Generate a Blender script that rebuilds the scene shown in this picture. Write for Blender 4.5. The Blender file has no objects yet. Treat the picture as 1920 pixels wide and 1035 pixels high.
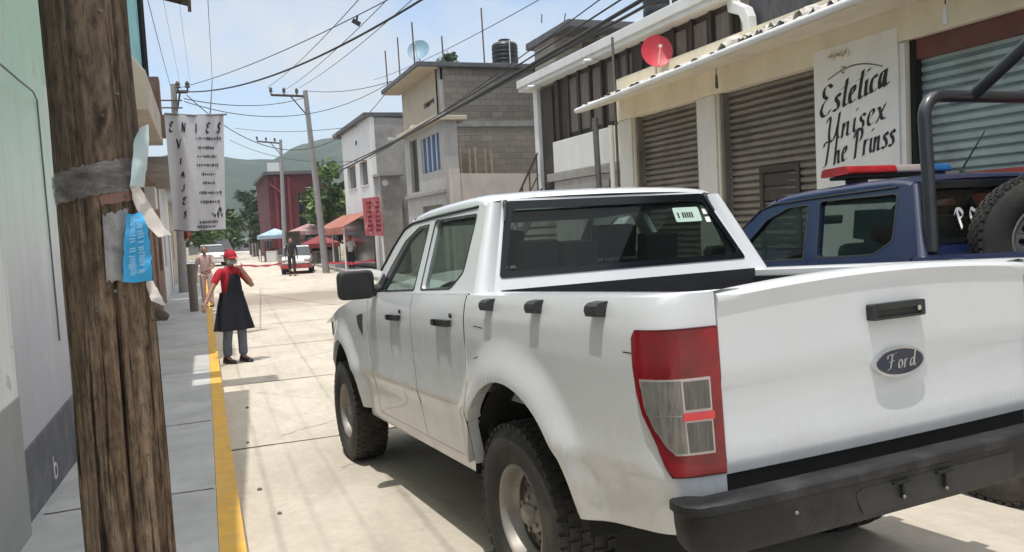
import bpy, bmesh, math, random
from mathutils import Vector, Matrix, noise
from mathutils.geometry import tessellate_polygon
R = math.radians
rng = random.Random(11)
scene = bpy.context.scene
COL = scene.collection

# ---------------------------------------------------------------- materials
def nodes(name):
    m = bpy.data.materials.new(name); m.use_nodes = True
    nt = m.node_tree; nt.nodes.clear()
    out = nt.nodes.new('ShaderNodeOutputMaterial')
    b = nt.nodes.new('ShaderNodeBsdfPrincipled')
    nt.links.new(b.outputs[0], out.inputs[0])
    return m, nt, b, out
def rgba(c): return (c[0], c[1], c[2], 1)
def ntex(nt, scale=5, detail=6, rough=.6, stretch=None, dist=0):
    tc = nt.nodes.new('ShaderNodeTexCoord'); mp = nt.nodes.new('ShaderNodeMapping')
    if stretch: mp.inputs['Scale'].default_value = stretch
    nt.links.new(tc.outputs['Object'], mp.inputs[0])
    n = nt.nodes.new('ShaderNodeTexNoise'); n.inputs['Scale'].default_value = scale
    n.inputs['Detail'].default_value = detail; n.inputs['Roughness'].default_value = rough
    n.inputs['Distortion'].default_value = dist
    nt.links.new(mp.outputs[0], n.inputs['Vector'])
    return n, mp
def ramp(nt, src, stops):
    r = nt.nodes.new('ShaderNodeValToRGB'); e = r.color_ramp.elements
    while len(e) < len(stops): e.new(.5)
    for k, (p, c) in zip(e, stops): k.position = p; k.color = rgba(c) if len(c) == 3 else c
    nt.links.new(src, r.inputs[0]); return r
def mixc(nt, fac, a, b, mode='MIX'):
    m = nt.nodes.new('ShaderNodeMix'); m.data_type = 'RGBA'; m.blend_type = mode
    for s, k in ((fac, 0), (a, 6), (b, 7)):
        if isinstance(s, (int, float)): m.inputs[k].default_value = s
        elif isinstance(s, tuple): m.inputs[k].default_value = rgba(s)
        else: nt.links.new(s, m.inputs[k])
    return m.outputs[2]
def math_(nt, op, a, b=0.0):
    m = nt.nodes.new('ShaderNodeMath'); m.operation = op
    for s, k in ((a, 0), (b, 1)):
        if isinstance(s, (int, float)): m.inputs[k].default_value = s
        else: nt.links.new(s, m.inputs[k])
    return m.outputs[0]
def bumpn(nt, b, h, strength=.3, dist=.02):
    u = nt.nodes.new('ShaderNodeBump'); u.inputs['Strength'].default_value = strength; u.inputs['Distance'].default_value = dist
    nt.links.new(h, u.inputs['Height']); nt.links.new(u.outputs[0], b.inputs['Normal'])
def mk(name, col, rough=.7, metal=0, var=.18, scale=3, bump=0, bscale=60, coat=0, stretch=None, stain=None, stain_amt=.5, sscale=1.2, spec=.5):
    """base colour varied by two noises, optional irregular stain, optional bump"""
    m, nt, b, out = nodes(name)
    n, _ = ntex(nt, scale, 7, .65, stretch)
    lo = tuple(c*(1-var) for c in col); hi = tuple(min(1, c*(1+var*.8)) for c in col)
    c = ramp(nt, n.outputs['Fac'], [(.3, lo), (.7, hi)]).outputs[0]
    if stain:
        n2, _ = ntex(nt, sscale, 8, .7, stretch, .4)
        f = ramp(nt, n2.outputs['Fac'], [(.48, (0, 0, 0)), (.68, (stain_amt,)*3)]).outputs[0]
        c = mixc(nt, f, c, stain)
    nt.links.new(c, b.inputs['Base Color'])
    b.inputs['Roughness'].default_value = rough; b.inputs['Metallic'].default_value = metal
    b.inputs['Coat Weight'].default_value = coat; b.inputs['Coat Roughness'].default_value = .06
    b.inputs['Specular IOR Level'].default_value = spec
    if bump:
        n3, _ = ntex(nt, bscale, 5, .6, stretch); bumpn(nt, b, n3.outputs['Fac'], bump, .02)
    return m
def glass(name, tint, alpha, rough=.02, dirt=.06):
    """thin tinted pane: part see-through, part mirror by the viewing angle"""
    m, nt, b, out = nodes(name)
    tr = nt.nodes.new('ShaderNodeBsdfTransparent'); tr.inputs[0].default_value = rgba(tint)
    gl = nt.nodes.new('ShaderNodeBsdfGlossy'); gl.inputs['Roughness'].default_value = rough
    gl.inputs[0].default_value = (.9, .95, .93, 1)
    fr = nt.nodes.new('ShaderNodeFresnel'); fr.inputs[0].default_value = 1.5
    mx = nt.nodes.new('ShaderNodeMixShader'); nt.links.new(math_(nt, 'MULTIPLY', fr.outputs[0], .45), mx.inputs[0])
    nt.links.new(tr.outputs[0], mx.inputs[1]); nt.links.new(gl.outputs[0], mx.inputs[2])
    df = nt.nodes.new('ShaderNodeBsdfDiffuse'); df.inputs[0].default_value = (.10, .11, .10, 1)
    mx2 = nt.nodes.new('ShaderNodeMixShader'); mx2.inputs[0].default_value = dirt
    nt.links.new(mx.outputs[0], mx2.inputs[1]); nt.links.new(df.outputs[0], mx2.inputs[2])
    nt.links.new(mx2.outputs[0], out.inputs[0]); nt.nodes.remove(b)
    return m
def blocks(name, col, mortar, bw=.4, bh=.2, axis='x', var=.25, stain=(.12, .11, .10), amt=.4):
    """concrete block or brick wall; axis = the horizontal axis that runs along the wall"""
    m, nt, b, out = nodes(name)
    tc = nt.nodes.new('ShaderNodeTexCoord'); sp = nt.nodes.new('ShaderNodeSeparateXYZ'); cb = nt.nodes.new('ShaderNodeCombineXYZ')
    nt.links.new(tc.outputs['Object'], sp.inputs[0])
    nt.links.new(sp.outputs['X' if axis == 'x' else 'Y'], cb.inputs[0]); nt.links.new(sp.outputs['Z'], cb.inputs[1])
    br = nt.nodes.new('ShaderNodeTexBrick'); nt.links.new(cb.outputs[0], br.inputs['Vector'])
    br.inputs['Scale'].default_value = 1; br.inputs['Brick Width'].default_value = bw; br.inputs['Row Height'].default_value = bh
    br.inputs['Mortar Size'].default_value = .012; br.inputs['Mortar Smooth'].default_value = .3
    br.inputs['Color1'].default_value = rgba(tuple(c*(1-var) for c in col)); br.inputs['Color2'].default_value = rgba(tuple(c*(1+var) for c in col))
    br.inputs['Mortar'].default_value = rgba(mortar)
    n, _ = ntex(nt, .6, 8, .7); f = ramp(nt, n.outputs['Fac'], [(.45, (0, 0, 0)), (.75, (amt,)*3)]).outputs[0]
    c = mixc(nt, f, br.outputs['Color'], stain)
    n2, _ = ntex(nt, 25, 4); c = mixc(nt, .35, c, ramp(nt, n2.outputs['Fac'], [(.3, (.35,)*3), (.7, (.65,)*3)]).outputs[0], 'OVERLAY')
    nt.links.new(c, b.inputs['Base Color']); b.inputs['Roughness'].default_value = .9
    bumpn(nt, b, math_(nt, 'SUBTRACT', 1, br.outputs['Fac']), .5, .02)
    return m

# ---------------------------------------------------------------- mesh builder
class MB:
    def __init__(s): s.v = []; s.f = []; s.m = []; s.mi = 0
    def mat(s, i): s.mi = i; return s
    def add(s, vs, fs):
        o = len(s.v); s.v += [tuple(v) for v in vs]
        s.f += [tuple(o+i for i in f) for f in fs]; s.m += [s.mi]*len(fs); return s
    def box(s, x0, x1, y0, y1, z0, z1):
        return s.add([(x0,y0,z0),(x1,y0,z0),(x1,y1,z0),(x0,y1,z0),(x0,y0,z1),(x1,y0,z1),(x1,y1,z1),(x0,y1,z1)],
                     [(0,3,2,1),(4,5,6,7),(0,1,5,4),(1,2,6,5),(2,3,7,6),(3,0,4,7)])
    def obox(s, c, size, rot=(0,0,0)):
        from mathutils import Euler
        M = Euler(rot).to_matrix(); c = Vector(c); h = [d/2 for d in size]
        pts = [c + M @ Vector((a*h[0], b*h[1], d*h[2])) for d in (-1,1) for (a,b) in ((-1,-1),(1,-1),(1,1),(-1,1))]
        return s.add(pts, [(0,3,2,1),(4,5,6,7),(0,1,5,4),(1,2,6,5),(2,3,7,6),(3,0,4,7)])
    def tube(s, path, r, n=8, cap=True):
        P = [Vector(p) for p in path]; k = len(P); rr = r if isinstance(r, (list, tuple)) else [r]*k
        prev = None; rings = []
        for i in range(k):
            t = (P[min(i+1,k-1)] - P[max(i-1,0)])
            t = t.normalized() if t.length > 1e-9 else Vector((0,0,1))
            if prev is None:
                a = Vector((0,0,1)) if abs(t.z) < .9 else Vector((1,0,0)); u = t.cross(a).normalized()
            else: u = (prev - t*prev.dot(t)).normalized()
            prev = u; w = t.cross(u)
            rings.append([P[i] + (u*math.cos(2*math.pi*j/n) + w*math.sin(2*math.pi*j/n))*rr[i] for j in range(n)])
        vs = [p for q in rings for p in q]
        fs = [(i*n+j, i*n+(j+1)%n, (i+1)*n+(j+1)%n, (i+1)*n+j) for i in range(k-1) for j in range(n)]
        if cap: fs += [tuple(range(n))[::-1], tuple((k-1)*n+j for j in range(n))]
        return s.add(vs, fs)
    def lathe(s, prof, n=24, o=(0,0,0), axis='z', closed=False, arc=None):
        vs = []; a0, a1 = arc or (0, 2*math.pi); full = arc is None; cnt = n if full else n+1
        for (r, h) in prof:
            for j in range(cnt):
                a = a0 + (a1-a0)*j/n; c, d = math.cos(a)*r, math.sin(a)*r
                p = {'z': (c, d, h), 'y': (c, h, d), 'x': (h, c, d)}[axis]
                vs.append((p[0]+o[0], p[1]+o[1], p[2]+o[2]))
        k = len(prof); fs = []
        for i in range(k if closed else k-1):
            i2 = (i+1) % k
            for j in range(n):
                j2 = (j+1) % cnt if full else j+1
                fs.append((i*cnt+j, i*cnt+j2, i2*cnt+j2, i2*cnt+j))
        return s.add(vs, fs)
    def grid(s, rows):
        n = len(rows[0]); vs = [p for q in rows for p in q]
        return s.add(vs, [(i*n+j, i*n+j+1, (i+1)*n+j+1, (i+1)*n+j) for i in range(len(rows)-1) for j in range(n-1)])
    def plate(s, outer, holes, fn, t):
        """polygon with holes in (a,b), mapped by fn(a,b,d); d = 0 and d = t are its two faces"""
        loops = [outer] + list(holes); flat = [p for l in loops for p in l]; n = len(flat)
        tri = tessellate_polygon([[Vector((p[0], p[1], 0)) for p in l] for l in loops])
        vs = [fn(a, b, 0) for a, b in flat]; fs = [tuple(q) for q in tri]
        if t:
            vs += [fn(a, b, t) for a, b in flat]; fs += [tuple(n+i for i in reversed(q)) for q in tri]
            o = 0
            for l in loops:
                k = len(l); fs += [(o+i, o+(i+1)%k, n+o+(i+1)%k, n+o+i) for i in range(k)]; o += k
        return s.add(vs, fs)
    def mesh(s, name, mats, smooth=None):
        me = bpy.data.meshes.new(name); me.from_pydata(s.v, [], s.f)
        for m in (mats if isinstance(mats, (list, tuple)) else [mats]): me.materials.append(m)
        me.polygons.foreach_set('material_index', s.m)
        bm = bmesh.new(); bm.from_mesh(me); bmesh.ops.recalc_face_normals(bm, faces=bm.faces); bm.to_mesh(me); bm.free()
        if smooth:
            me.polygons.foreach_set('use_smooth', [True]*len(me.polygons)); me.set_sharp_from_angle(angle=R(smooth))
        me.update(); return me
    def split(s, name, mats, parent=None, smooth=None, bevel=0):
        """one object for each connected piece"""
        root = list(range(len(s.v)))
        def find(i):
            while root[i] != i: root[i] = root[root[i]]; i = root[i]
            return i
        for f in s.f:
            for i in f[1:]: root[find(i)] = find(f[0])
        groups = {}
        for f, k in zip(s.f, s.m): groups.setdefault(find(f[0]), []).append((f, k))
        obs = []
        for fs in groups.values():
            m = MB(); ids = {}
            for f, k in fs:
                m.f.append(tuple(ids.setdefault(i, len(ids)) for i in f)); m.m.append(k)
            m.v = [s.v[i] for i in sorted(ids, key=ids.get)]; obs.append(m.build(name, mats, parent, smooth, bevel))
        return obs
    def build(s, name, mats, parent=None, smooth=None, bevel=0):
        o = bpy.data.objects.new(name, s.mesh(name, mats, smooth)); COL.objects.link(o)
        if parent: o.parent = parent
        if bevel:
            b = o.modifiers.new('Bevel', 'BEVEL'); b.width = bevel; b.segments = 2; b.limit_method = 'ANGLE'; b.angle_limit = R(40)
        return o

def tag(o, label=None, cat=None, group=None, kind=None):
    for k, v in (('label', label), ('category', cat), ('group', group), ('kind', kind)):
        if v: o[k] = v
    return o
def thing(name, label, cat, loc=(0,0,0), rot=(0,0,0), group=None):
    o = bpy.data.objects.new(name, None); COL.objects.link(o); o.empty_display_size = .2
    o.location = loc; o.rotation_euler = rot; return tag(o, label, cat, group)
def copy_tree(o, parent=None):
    c = o.copy(); COL.objects.link(c)
    if parent: c.parent = parent
    for ch in list(o.children): copy_tree(ch, c)
    return c
def circ(cx, cy, rx, ry=None, n=20, a0=0): return [(cx+rx*math.cos(a0+2*math.pi*i/n), cy+(ry or rx)*math.sin(a0+2*math.pi*i/n)) for i in range(n)]
def rpoly(pts, r, n=4):
    """polygon with rounded corners"""
    out = []; k = len(pts)
    for i in range(k):
        p, a, b = Vector(pts[i]), Vector(pts[i-1]), Vector(pts[(i+1) % k])
        d1, d2 = (a-p), (b-p); rr = min(r, d1.length*.45, d2.length*.45)
        q1, q2 = p + d1.normalized()*rr, p + d2.normalized()*rr
        for j in range(n+1):
            t = j/n; out.append(tuple(q1*(1-t)**2 + p*2*t*(1-t) + q2*t*t))
    return out
def rect(x0, x1, z0, z1): return [(x0,z0),(x1,z0),(x1,z1),(x0,z1)]
def lerp(a, b, t): return a+(b-a)*t
def interp(tab, x):
    if x <= tab[0][0]: return tab[0][1]
    for (a, p), (b, q) in zip(tab, tab[1:]):
        if x <= b: return lerp(p, q, (x-a)/(b-a))
    return tab[-1][1]
def sstep(a, b, x):
    t = max(0, min(1, (x-a)/(b-a))); return t*t*(3-2*t)

# brush-script lettering: each glyph is a list of strokes in a unit cell, drawn with a broad nib
GLY = {
 'E': (.72, [[(.62,.86),(.5,1.0),(.3,1.0),(.17,.86),(.2,.68),(.38,.56)],[(.4,.56),(.14,.44),(.02,.22),(.14,.02),(.36,0),(.56,.14)]]),
 's': (.40, [[(.34,.44),(.26,.55),(.13,.49),(.13,.36),(.25,.26),(.27,.10),(.15,.0),(.0,.08)]]),
 't': (.36, [[(.30,.88),(.18,.4),(.12,.1),(.2,0),(.34,.08)],[(-.05,.64),(.44,.70)]]),
 'e': (.42, [[(.06,.24),(.3,.36),(.34,.5),(.22,.56),(.08,.36),(.06,.12),(.18,0),(.38,.1)]]),
 'i': (.26, [[(.12,.52),(.06,.14),(.12,0),(.24,.08)],[(.2,.76),(.23,.82)]]),
 'c': (.40, [[(.32,.44),(.26,.54),(.12,.46),(.04,.2),(.12,.0),(.36,.1)]]),
 'a': (.50, [[(.34,.5),(.18,.54),(.05,.28),(.08,.04),(.2,.04),(.34,.46)],[(.36,.54),(.29,.14),(.34,0),(.48,.1)]]),
 'U': (.80, [[(.04,.8),(.16,.98),(.26,.9),(.16,.4),(.18,.1),(.34,0),(.5,.22),(.64,.7),(.7,.98)],[(.7,.98),(.58,.3),(.6,.04),(.76,.08)]]),
 'n': (.52, [[(.1,.52),(.02,0)],[(.05,.22),(.2,.5),(.32,.5),(.3,.3),(.26,.06),(.34,0),(.48,.08)]]),
 'x': (.48, [[(.06,.5),(.16,.5),(.26,.06),(.42,.04)],[(.42,.54),(.02,.0)]]),
 'T': (.78, [[(.06,.78),(.14,.96),(.4,.9),(.74,1.0)],[(.44,.92),(.3,.4),(.2,.04),(.04,.04)]]),
 'h': (.50, [[(.2,1.0),(.1,.5),(.02,0)],[(.06,.24),(.2,.5),(.32,.48),(.28,.1),(.34,0),(.48,.08)]]),
 'P': (.66, [[(.32,.96),(.20,.4),(.12,-.02)],[(.06,.72),(.24,.98),(.52,1.0),(.62,.80),(.50,.58),(.26,.50)]]),
 'r': (.38, [[(.1,.54),(.02,0)],[(.05,.26),(.18,.52),(.32,.5)]]),
 'F': (.74, [[(.1,.7),(.12,.94),(.4,.92),(.74,1.0)],[(.44,.92),(.32,.4),(.2,.04),(.02,.06)],[(.16,.5),(.56,.54)]]),
 'o': (.44, [[(.2,.54),(.06,.34),(.08,.06),(.22,.02),(.34,.22),(.32,.46),(.2,.54)]]),
 'd': (.54, [[(.36,.46),(.2,.54),(.05,.28),(.1,.03),(.22,.05),(.36,.46)],[(.48,1.0),(.32,.14),(.38,0),(.5,.08)]]),
 'S': (.6, [[(.5,.84),(.38,1),(.18,.9),(.2,.66),(.4,.4),(.36,.1),(.16,0),(.02,.12)]]),
 'V': (.66, [[(.04,.96),(.16,.5),(.24,.02)],[(.24,.02),(.44,.5),(.64,.98)]]),
 'I': (.3, [[(.2,.98),(.1,.02)]]), 'A': (.66, [[(.02,0),(.4,1.0),(.52,.02)],[(.16,.36),(.5,.38)]]),
 'J': (.5, [[(.44,.98),(.36,.3),(.22,.02),(.04,.14)]]), 'N': (.7, [[(.04,0),(.16,.98)],[(.16,.98),(.46,.02)],[(.46,.02),(.62,.98)]]),
 '1': (.3, [[(.06,.8),(.2,1),(.1,0)]]), 'C': (.6, [[(.54,.84),(.4,1),(.16,.8),(.06,.3),(.2,.02),(.5,.14)]]), 'O': (.66, [[(.34,1),(.1,.7),(.08,.2),(.28,0),(.54,.3),(.56,.8),(.34,1)]]),
 ' ': (.34, []),
}
def script(mb, text, fn, x0, y0, size, width=None, nib=(.055, .035), dy=0.0, lift=0.0, sh=.0):
    """fn(a, b, d): a along, b up, d out of the surface. dy = rise per unit along"""
    tot = sum(GLY[c][0] for c in text); k = (width/(tot*size)) if width else 1
    x = 0; cnt = 0
    for c in text:
        w, strokes = GLY[c]
        for st in strokes:
            pts = []
            for (p, q) in zip(st, st[1:]): pts += [(lerp(p[0],q[0],t/3), lerp(p[1],q[1],t/3)) for t in range(3)]
            pts.append(st[-1])
            P = [(x0+(x+(p[0]+sh*p[1])*k)*size, y0+p[1]*size+dy*(x+p[0]*k)*size) for p in pts]
            # soften corners
            P = [P[0]] + [((P[i-1][0]+2*P[i][0]+P[i+1][0])/4, (P[i-1][1]+2*P[i][1]+P[i+1][1])/4) for i in range(1, len(P)-1)] + [P[-1]]
            nx, ny = nib[0]*size, nib[1]*size
            for (a, b) in zip(P, P[1:]):
                d = lift + (cnt % 9)*.0003; cnt += 1
                mb.add([fn(a[0]-nx,a[1]-ny,d), fn(a[0]+nx,a[1]+ny,d), fn(b[0]+nx,b[1]+ny,d), fn(b[0]-nx,b[1]-ny,d)], [(0,1,2,3)])
        x += w*k
    return mb

# ---------------------------------------------------------------- camera (solved from the truck and the street's vanishing lines)
CAM = Vector((-3.101, 2.042, 1.599))
cr, cu, cf = Vector((-.3587, -.9320, -.0519)), Vector((.0418, -.0716, .9965)), Vector((.9324, -.3554, -.0657))
FPX = 1507.5
cam = bpy.data.objects.new('camera', bpy.data.cameras.new('camera')); COL.objects.link(cam); scene.camera = cam
cam.data.sensor_width = 36; cam.data.lens = 36*FPX/1920; cam.data.clip_start = .05; cam.data.clip_end = 6000
def _ortho():
    f = cf.normalized(); r_ = (cr - f*cr.dot(f)).normalized(); u = r_.cross(f)
    return r_, u, f
_r, _u, _f = _ortho()
cam.matrix_world = Matrix(((_r.x,_u.x,-_f.x,CAM.x),(_r.y,_u.y,-_f.y,CAM.y),(_r.z,_u.z,-_f.z,CAM.z),(0,0,0,1)))
def ray(u, v): return _f + _r*((u-960)/FPX) - _u*((v-517.5)/FPX)
def onX(u, v, x): d = ray(u, v); return CAM + d*((x-CAM.x)/d.x)   # photo point -> plane across the street
def onY(u, v, y): d = ray(u, v); return CAM + d*((y-CAM.y)/d.y)   # photo point -> plane along the street
SL = math.tan(R(3.15))
def gz(x):
    """street level: a ramp under the two trucks that runs out level ahead"""
    if x < -9: return SL*9
    if x < 3.5: return -SL*x
    if x < 6.5: t = x-3.5; return -SL*3.5 - SL*(t-t*t/6)
    return -SL*5.0

# ---------------------------------------------------------------- world and sun
sun_dir = Vector((.13, -.155, -1)).normalized()
w = bpy.data.worlds.new('World'); scene.world = w; w.use_nodes = True
nt = w.node_tree; nt.nodes.clear()
wo = nt.nodes.new('ShaderNodeOutputWorld'); bg = nt.nodes.new('ShaderNodeBackground'); nt.links.new(bg.outputs[0], wo.inputs[0])
sky = nt.nodes.new('ShaderNodeTexSky'); sky.sky_type = 'NISHITA'; sky.sun_disc = False
sky.sun_elevation = math.asin(-sun_dir.z); sky.sun_rotation = math.atan2(-sun_dir.x, -sun_dir.y)
sky.air_density = 1.0; sky.dust_density = 1.2; sky.ozone_density = 1.2
tc = nt.nodes.new('ShaderNodeTexCoord'); sp = nt.nodes.new('ShaderNodeSeparateXYZ'); nt.links.new(tc.outputs['Generated'], sp.inputs[0])
zz = math_(nt, 'ADD', math_(nt, 'MAXIMUM', sp.outputs[2], 0.0), .16)
cb = nt.nodes.new('ShaderNodeCombineXYZ')
nt.links.new(math_(nt, 'DIVIDE', sp.outputs[0], zz), cb.inputs[0]); nt.links.new(math_(nt, 'DIVIDE', sp.outputs[1], zz), cb.inputs[1])
mp = nt.nodes.new('ShaderNodeMapping'); mp.inputs['Location'].default_value = (1.7, 3.1, 0); mp.inputs['Scale'].default_value = (.9, 1.5, 1); nt.links.new(cb.outputs[0], mp.inputs[0])
cn = nt.nodes.new('ShaderNodeTexNoise'); cn.inputs['Scale'].default_value = .85; cn.inputs['Detail'].default_value = 8; cn.inputs['Roughness'].default_value = .58; cn.inputs['Distortion'].default_value = .3
nt.links.new(mp.outputs[0], cn.inputs['Vector'])
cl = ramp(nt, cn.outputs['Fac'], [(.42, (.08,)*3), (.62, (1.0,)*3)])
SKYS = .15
hi = ramp(nt, sp.outputs[2], [(.38, (0,)*3), (.75, (1,)*3)])          # bright cloud overhead, unseen, added to fill the shade; thin cloud lower down
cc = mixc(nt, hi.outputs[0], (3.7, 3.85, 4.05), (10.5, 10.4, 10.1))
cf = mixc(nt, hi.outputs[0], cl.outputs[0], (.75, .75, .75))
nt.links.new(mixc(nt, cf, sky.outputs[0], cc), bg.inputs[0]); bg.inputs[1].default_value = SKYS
sl = bpy.data.lights.new('sun', 'SUN'); sl.energy = 2.9; sl.angle = R(.5); sl.color = (1, .955, .88)
so = bpy.data.objects.new('sun', sl); COL.objects.link(so); so.rotation_euler = sun_dir.to_track_quat('-Z', 'Y').to_euler()
scene.view_settings.view_transform = 'Standard'; scene.view_settings.look = 'None'; scene.view_settings.exposure = 0.46; scene.view_settings.gamma = 1
# ---------------------------------------------------------------- ground, road, pavements
def m_road():
    m, nt, b, out = nodes('pale concrete road')
    n, _ = ntex(nt, .55, 9, .68, None, .3); c = ramp(nt, n.outputs['Fac'], [(.30, (.40, .355, .295)), (.55, (.50, .455, .385)), (.75, (.55, .505, .44))]).outputs[0]
    n2, _ = ntex(nt, 14, 6, .7); c = mixc(nt, .5, c, ramp(nt, n2.outputs['Fac'], [(.3, (.42,)*3), (.7, (.58,)*3)]).outputs[0], 'OVERLAY')
    n3, _ = ntex(nt, 2.2, 8, .75, (.25, 1, 1), .6)         # tyre dust trailing along the street
    c = mixc(nt, ramp(nt, n3.outputs['Fac'], [(.48, (0,)*3), (.70, (.55,)*3)]).outputs[0], c, (.32, .28, .23))
    n6, _ = ntex(nt, 3.1, 7, .75, None, 1.0); c = mixc(nt, ramp(nt, n6.outputs['Fac'], [(.60, (0,)*3), (.70, (.5,)*3)]).outputs[0], c, (.25, .215, .175))
    # muddy band across the street further on
    tc = nt.nodes.new('ShaderNodeTexCoord'); sp = nt.nodes.new('ShaderNodeSeparateXYZ'); nt.links.new(tc.outputs['Object'], sp.inputs[0])
    n4, _ = ntex(nt, 1.1, 6, .7, (1, .35, 1)); xx = math_(nt, 'ADD', sp.outputs[0], math_(nt, 'MULTIPLY', n4.outputs['Fac'], 5))
    band = ramp(nt, math_(nt, 'DIVIDE', math_(nt, 'ABSOLUTE', math_(nt, 'SUBTRACT', xx, 24.0)), 3.5), [(.35, (.9,)*3), (1.0, (0,)*3)]).outputs[0]
    c = mixc(nt, band, c, (.25, .205, .165))
    nt.links.new(c, b.inputs['Base Color']); b.inputs['Roughness'].default_value = .88; b.inputs['Specular IOR Level'].default_value = .3
    bumpn(nt, b, n2.outputs['Fac'], .25, .01); return m
M_ROAD = m_road()
M_EARTH = mk('dry earth', (.26, .22, .16), .95, var=.3, scale=.4, bump=.3, bscale=8, stain=(.10, .13, .05), stain_amt=.7, sscale=.15)
M_WALK = mk('grey concrete pavement', (.42, .42, .405), .9, var=.16, scale=1.4, bump=.2, bscale=60, stain=(.27, .265, .255), stain_amt=.6, sscale=1.8)
M_YEL = mk('worn yellow kerb paint', (.66, .37, .055), .75, var=.14, scale=6, bump=.15, bscale=50, stain=(.42, .33, .18), stain_amt=.45, sscale=5)
M_JOINT = mk('dirty joint filler', (.085, .075, .06), .95, var=.4, scale=9)
M_CONC = mk('raw grey concrete', (.30, .29, .275), .92, var=.2, scale=1.5, bump=.25, bscale=30, stain=(.16, .15, .14), stain_amt=.6)

XS = [-60, -30, -15, -9, -6, -3, 0, 2, 3.5, 4, 4.5, 5, 5.5, 6, 6.5, 8, 12, 20, 40, 80, 160, 320, 700, 1500]
g = MB(); ys = [-900, -300, -100, -40, -14, -5.3, -4.7, -3, 0, 1.8, 3.2, 3.6, 14, 40, 100, 300, 900]
g.grid([[(x, y, gz(x) - .012 - (0 if -5 < y < 3.3 else .1)) for y in ys] for x in XS])
tag(g.build('ground', M_EARTH), kind='structure')
KL, KR = 1.95, -3.85
xr = [x for x in XS if -30 <= x <= 160]
g = MB(); g.grid([[(x, y, gz(x)) for y in (KR, -2, 0, 1, KL)] for x in xr]); tag(g.build('road', M_ROAD), kind='structure')
def strip(name, y0, y1, h, mat, xs):
    m = MB()
    for a, b in zip(xs, xs[1:]):
        za, zb = gz(a), gz(b)
        m.add([(a,y0,za+h),(b,y0,zb+h),(b,y1,zb+h),(a,y1,za+h)], [(0,1,2,3)])
        m.add([(a,y0,za-.05),(b,y0,zb-.05),(b,y0,zb+h),(a,y0,za+h)], [(0,1,2,3)])
        m.add([(a,y1,za-.05),(b,y1,zb-.05),(b,y1,zb+h),(a,y1,za+h)], [(0,1,2,3)])
    return tag(m.build(name, mat), kind='structure')
def fine(x0, x1, step):
    n = int((x1-x0)/step); return [x0+(x1-x0)*i/n for i in range(n+1)]
xl = fine(-9, 8, .5) + [12, 20, 40, 70]
strip('kerb', KL, KL+.125, .13, M_YEL, xl)
strip('pavement', KL+.127, 3.25, .128, M_WALK, xl)
strip('kerb', KR-.13, KR, .13, M_CONC, xl)
strip('pavement', -5.05, KR-.132, .128, M_WALK, xl)
# slab joints of the road, pavement cracks
mj = MB(); r2 = random.Random(3)
def crack(y0, y1, x, wd, lift, jit=.02, n=16, off=0.0):
    pts = [(x + off*i/n + r2.uniform(-jit, jit), lerp(y0, y1, i/n)) for i in range(n+1)]
    for (a, b) in zip(pts, pts[1:]):
        wa = wd*r2.uniform(.6, 1.2)
        mj.add([(a[0]-wa,a[1],gz(a[0])+lift),(a[0]+wa,a[1],gz(a[0])+lift),(b[0]+wa,b[1],gz(b[0])+lift),(b[0]-wa,b[1],gz(b[0])+lift)], [(0,1,2,3)])
for x in (-2.9, .6, 4.13, 7.62, 11.1, 14.6, 18.1): crack(KL-.01, KR+.01, x, .014, .004, .006)
for x in (-1.5, 2.35, 5.0, 8.35, 11.2, 13.9): crack(KL+.14, 3.05, x, .008, .132, .012)
for (y0, y1, x, off) in ((1.2, -.4, 2.9, 1.1), (.4, 1.5, 5.2, -.7), (1.4, .2, 8.9, .9), (-.2, 1.3, 12.2, -1.2), (1.0, 1.6, 6.2, .8)): crack(y0, y1, x, .004, .0045, .05, 22, off)
tag(mj.build('road_joints', M_JOINT), kind='structure')
mj = MB()
pts = [(3.2+.11*i, 2.62+.10*math.sin(i*.55)+r2.uniform(-.03,.03)) for i in range(28)]
for (a, b) in zip(pts, pts[1:]):
    mj.add([(a[0],a[1]-.006,gz(a[0])+.132),(a[0],a[1]+.006,gz(a[0])+.132),(b[0],b[1]+.006,gz(b[0])+.132),(b[0],b[1]-.006,gz(b[0])+.132)], [(0,1,2,3)])
tag(mj.build('pavement_crack', M_JOINT), kind='structure')
# fallen litter and stones near the kerb
M_STONE = mk('brown stone', (.14, .11, .085), .9, var=.3, scale=20)
LIT = 0
for (x, y, s) in ((6.1, 1.72, .035), (4.35, 1.80, .03), (2.62, 1.80, .03), (1.95, 1.72, .028), (9.9, 1.86, .04)):
    s *= .65; m = MB(); ring = []
    for a in range(6): ring.append((x+s*math.cos(a*1.047)*r2.uniform(.7,1.5), y+s*math.sin(a*1.047)*r2.uniform(.6,1.1), gz(x)+.001))
    top = [(lerp(x,p[0],.6), lerp(y,p[1],.6), gz(x)+s*r2.uniform(.5,.9)) for p in ring]
    m.add(ring+top, [(i,(i+1)%6,6+(i+1)%6,6+i) for i in range(6)]+[tuple(range(6,12))])
    tag(m.build('stone', M_STONE), ['small brown stone by the kerb just before the person in the red cap', 'small brown stone in the kerb shade level with the front wheel of the white pickup', 'small brown stone against the yellow kerb midway to the front wheel', 'small brown stone nearest the camera beside the yellow kerb', 'small dark stone at the kerb behind the feet of the person in the red cap'][LIT], 'stone', 'stones along the yellow kerb'); LIT += 1
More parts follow.
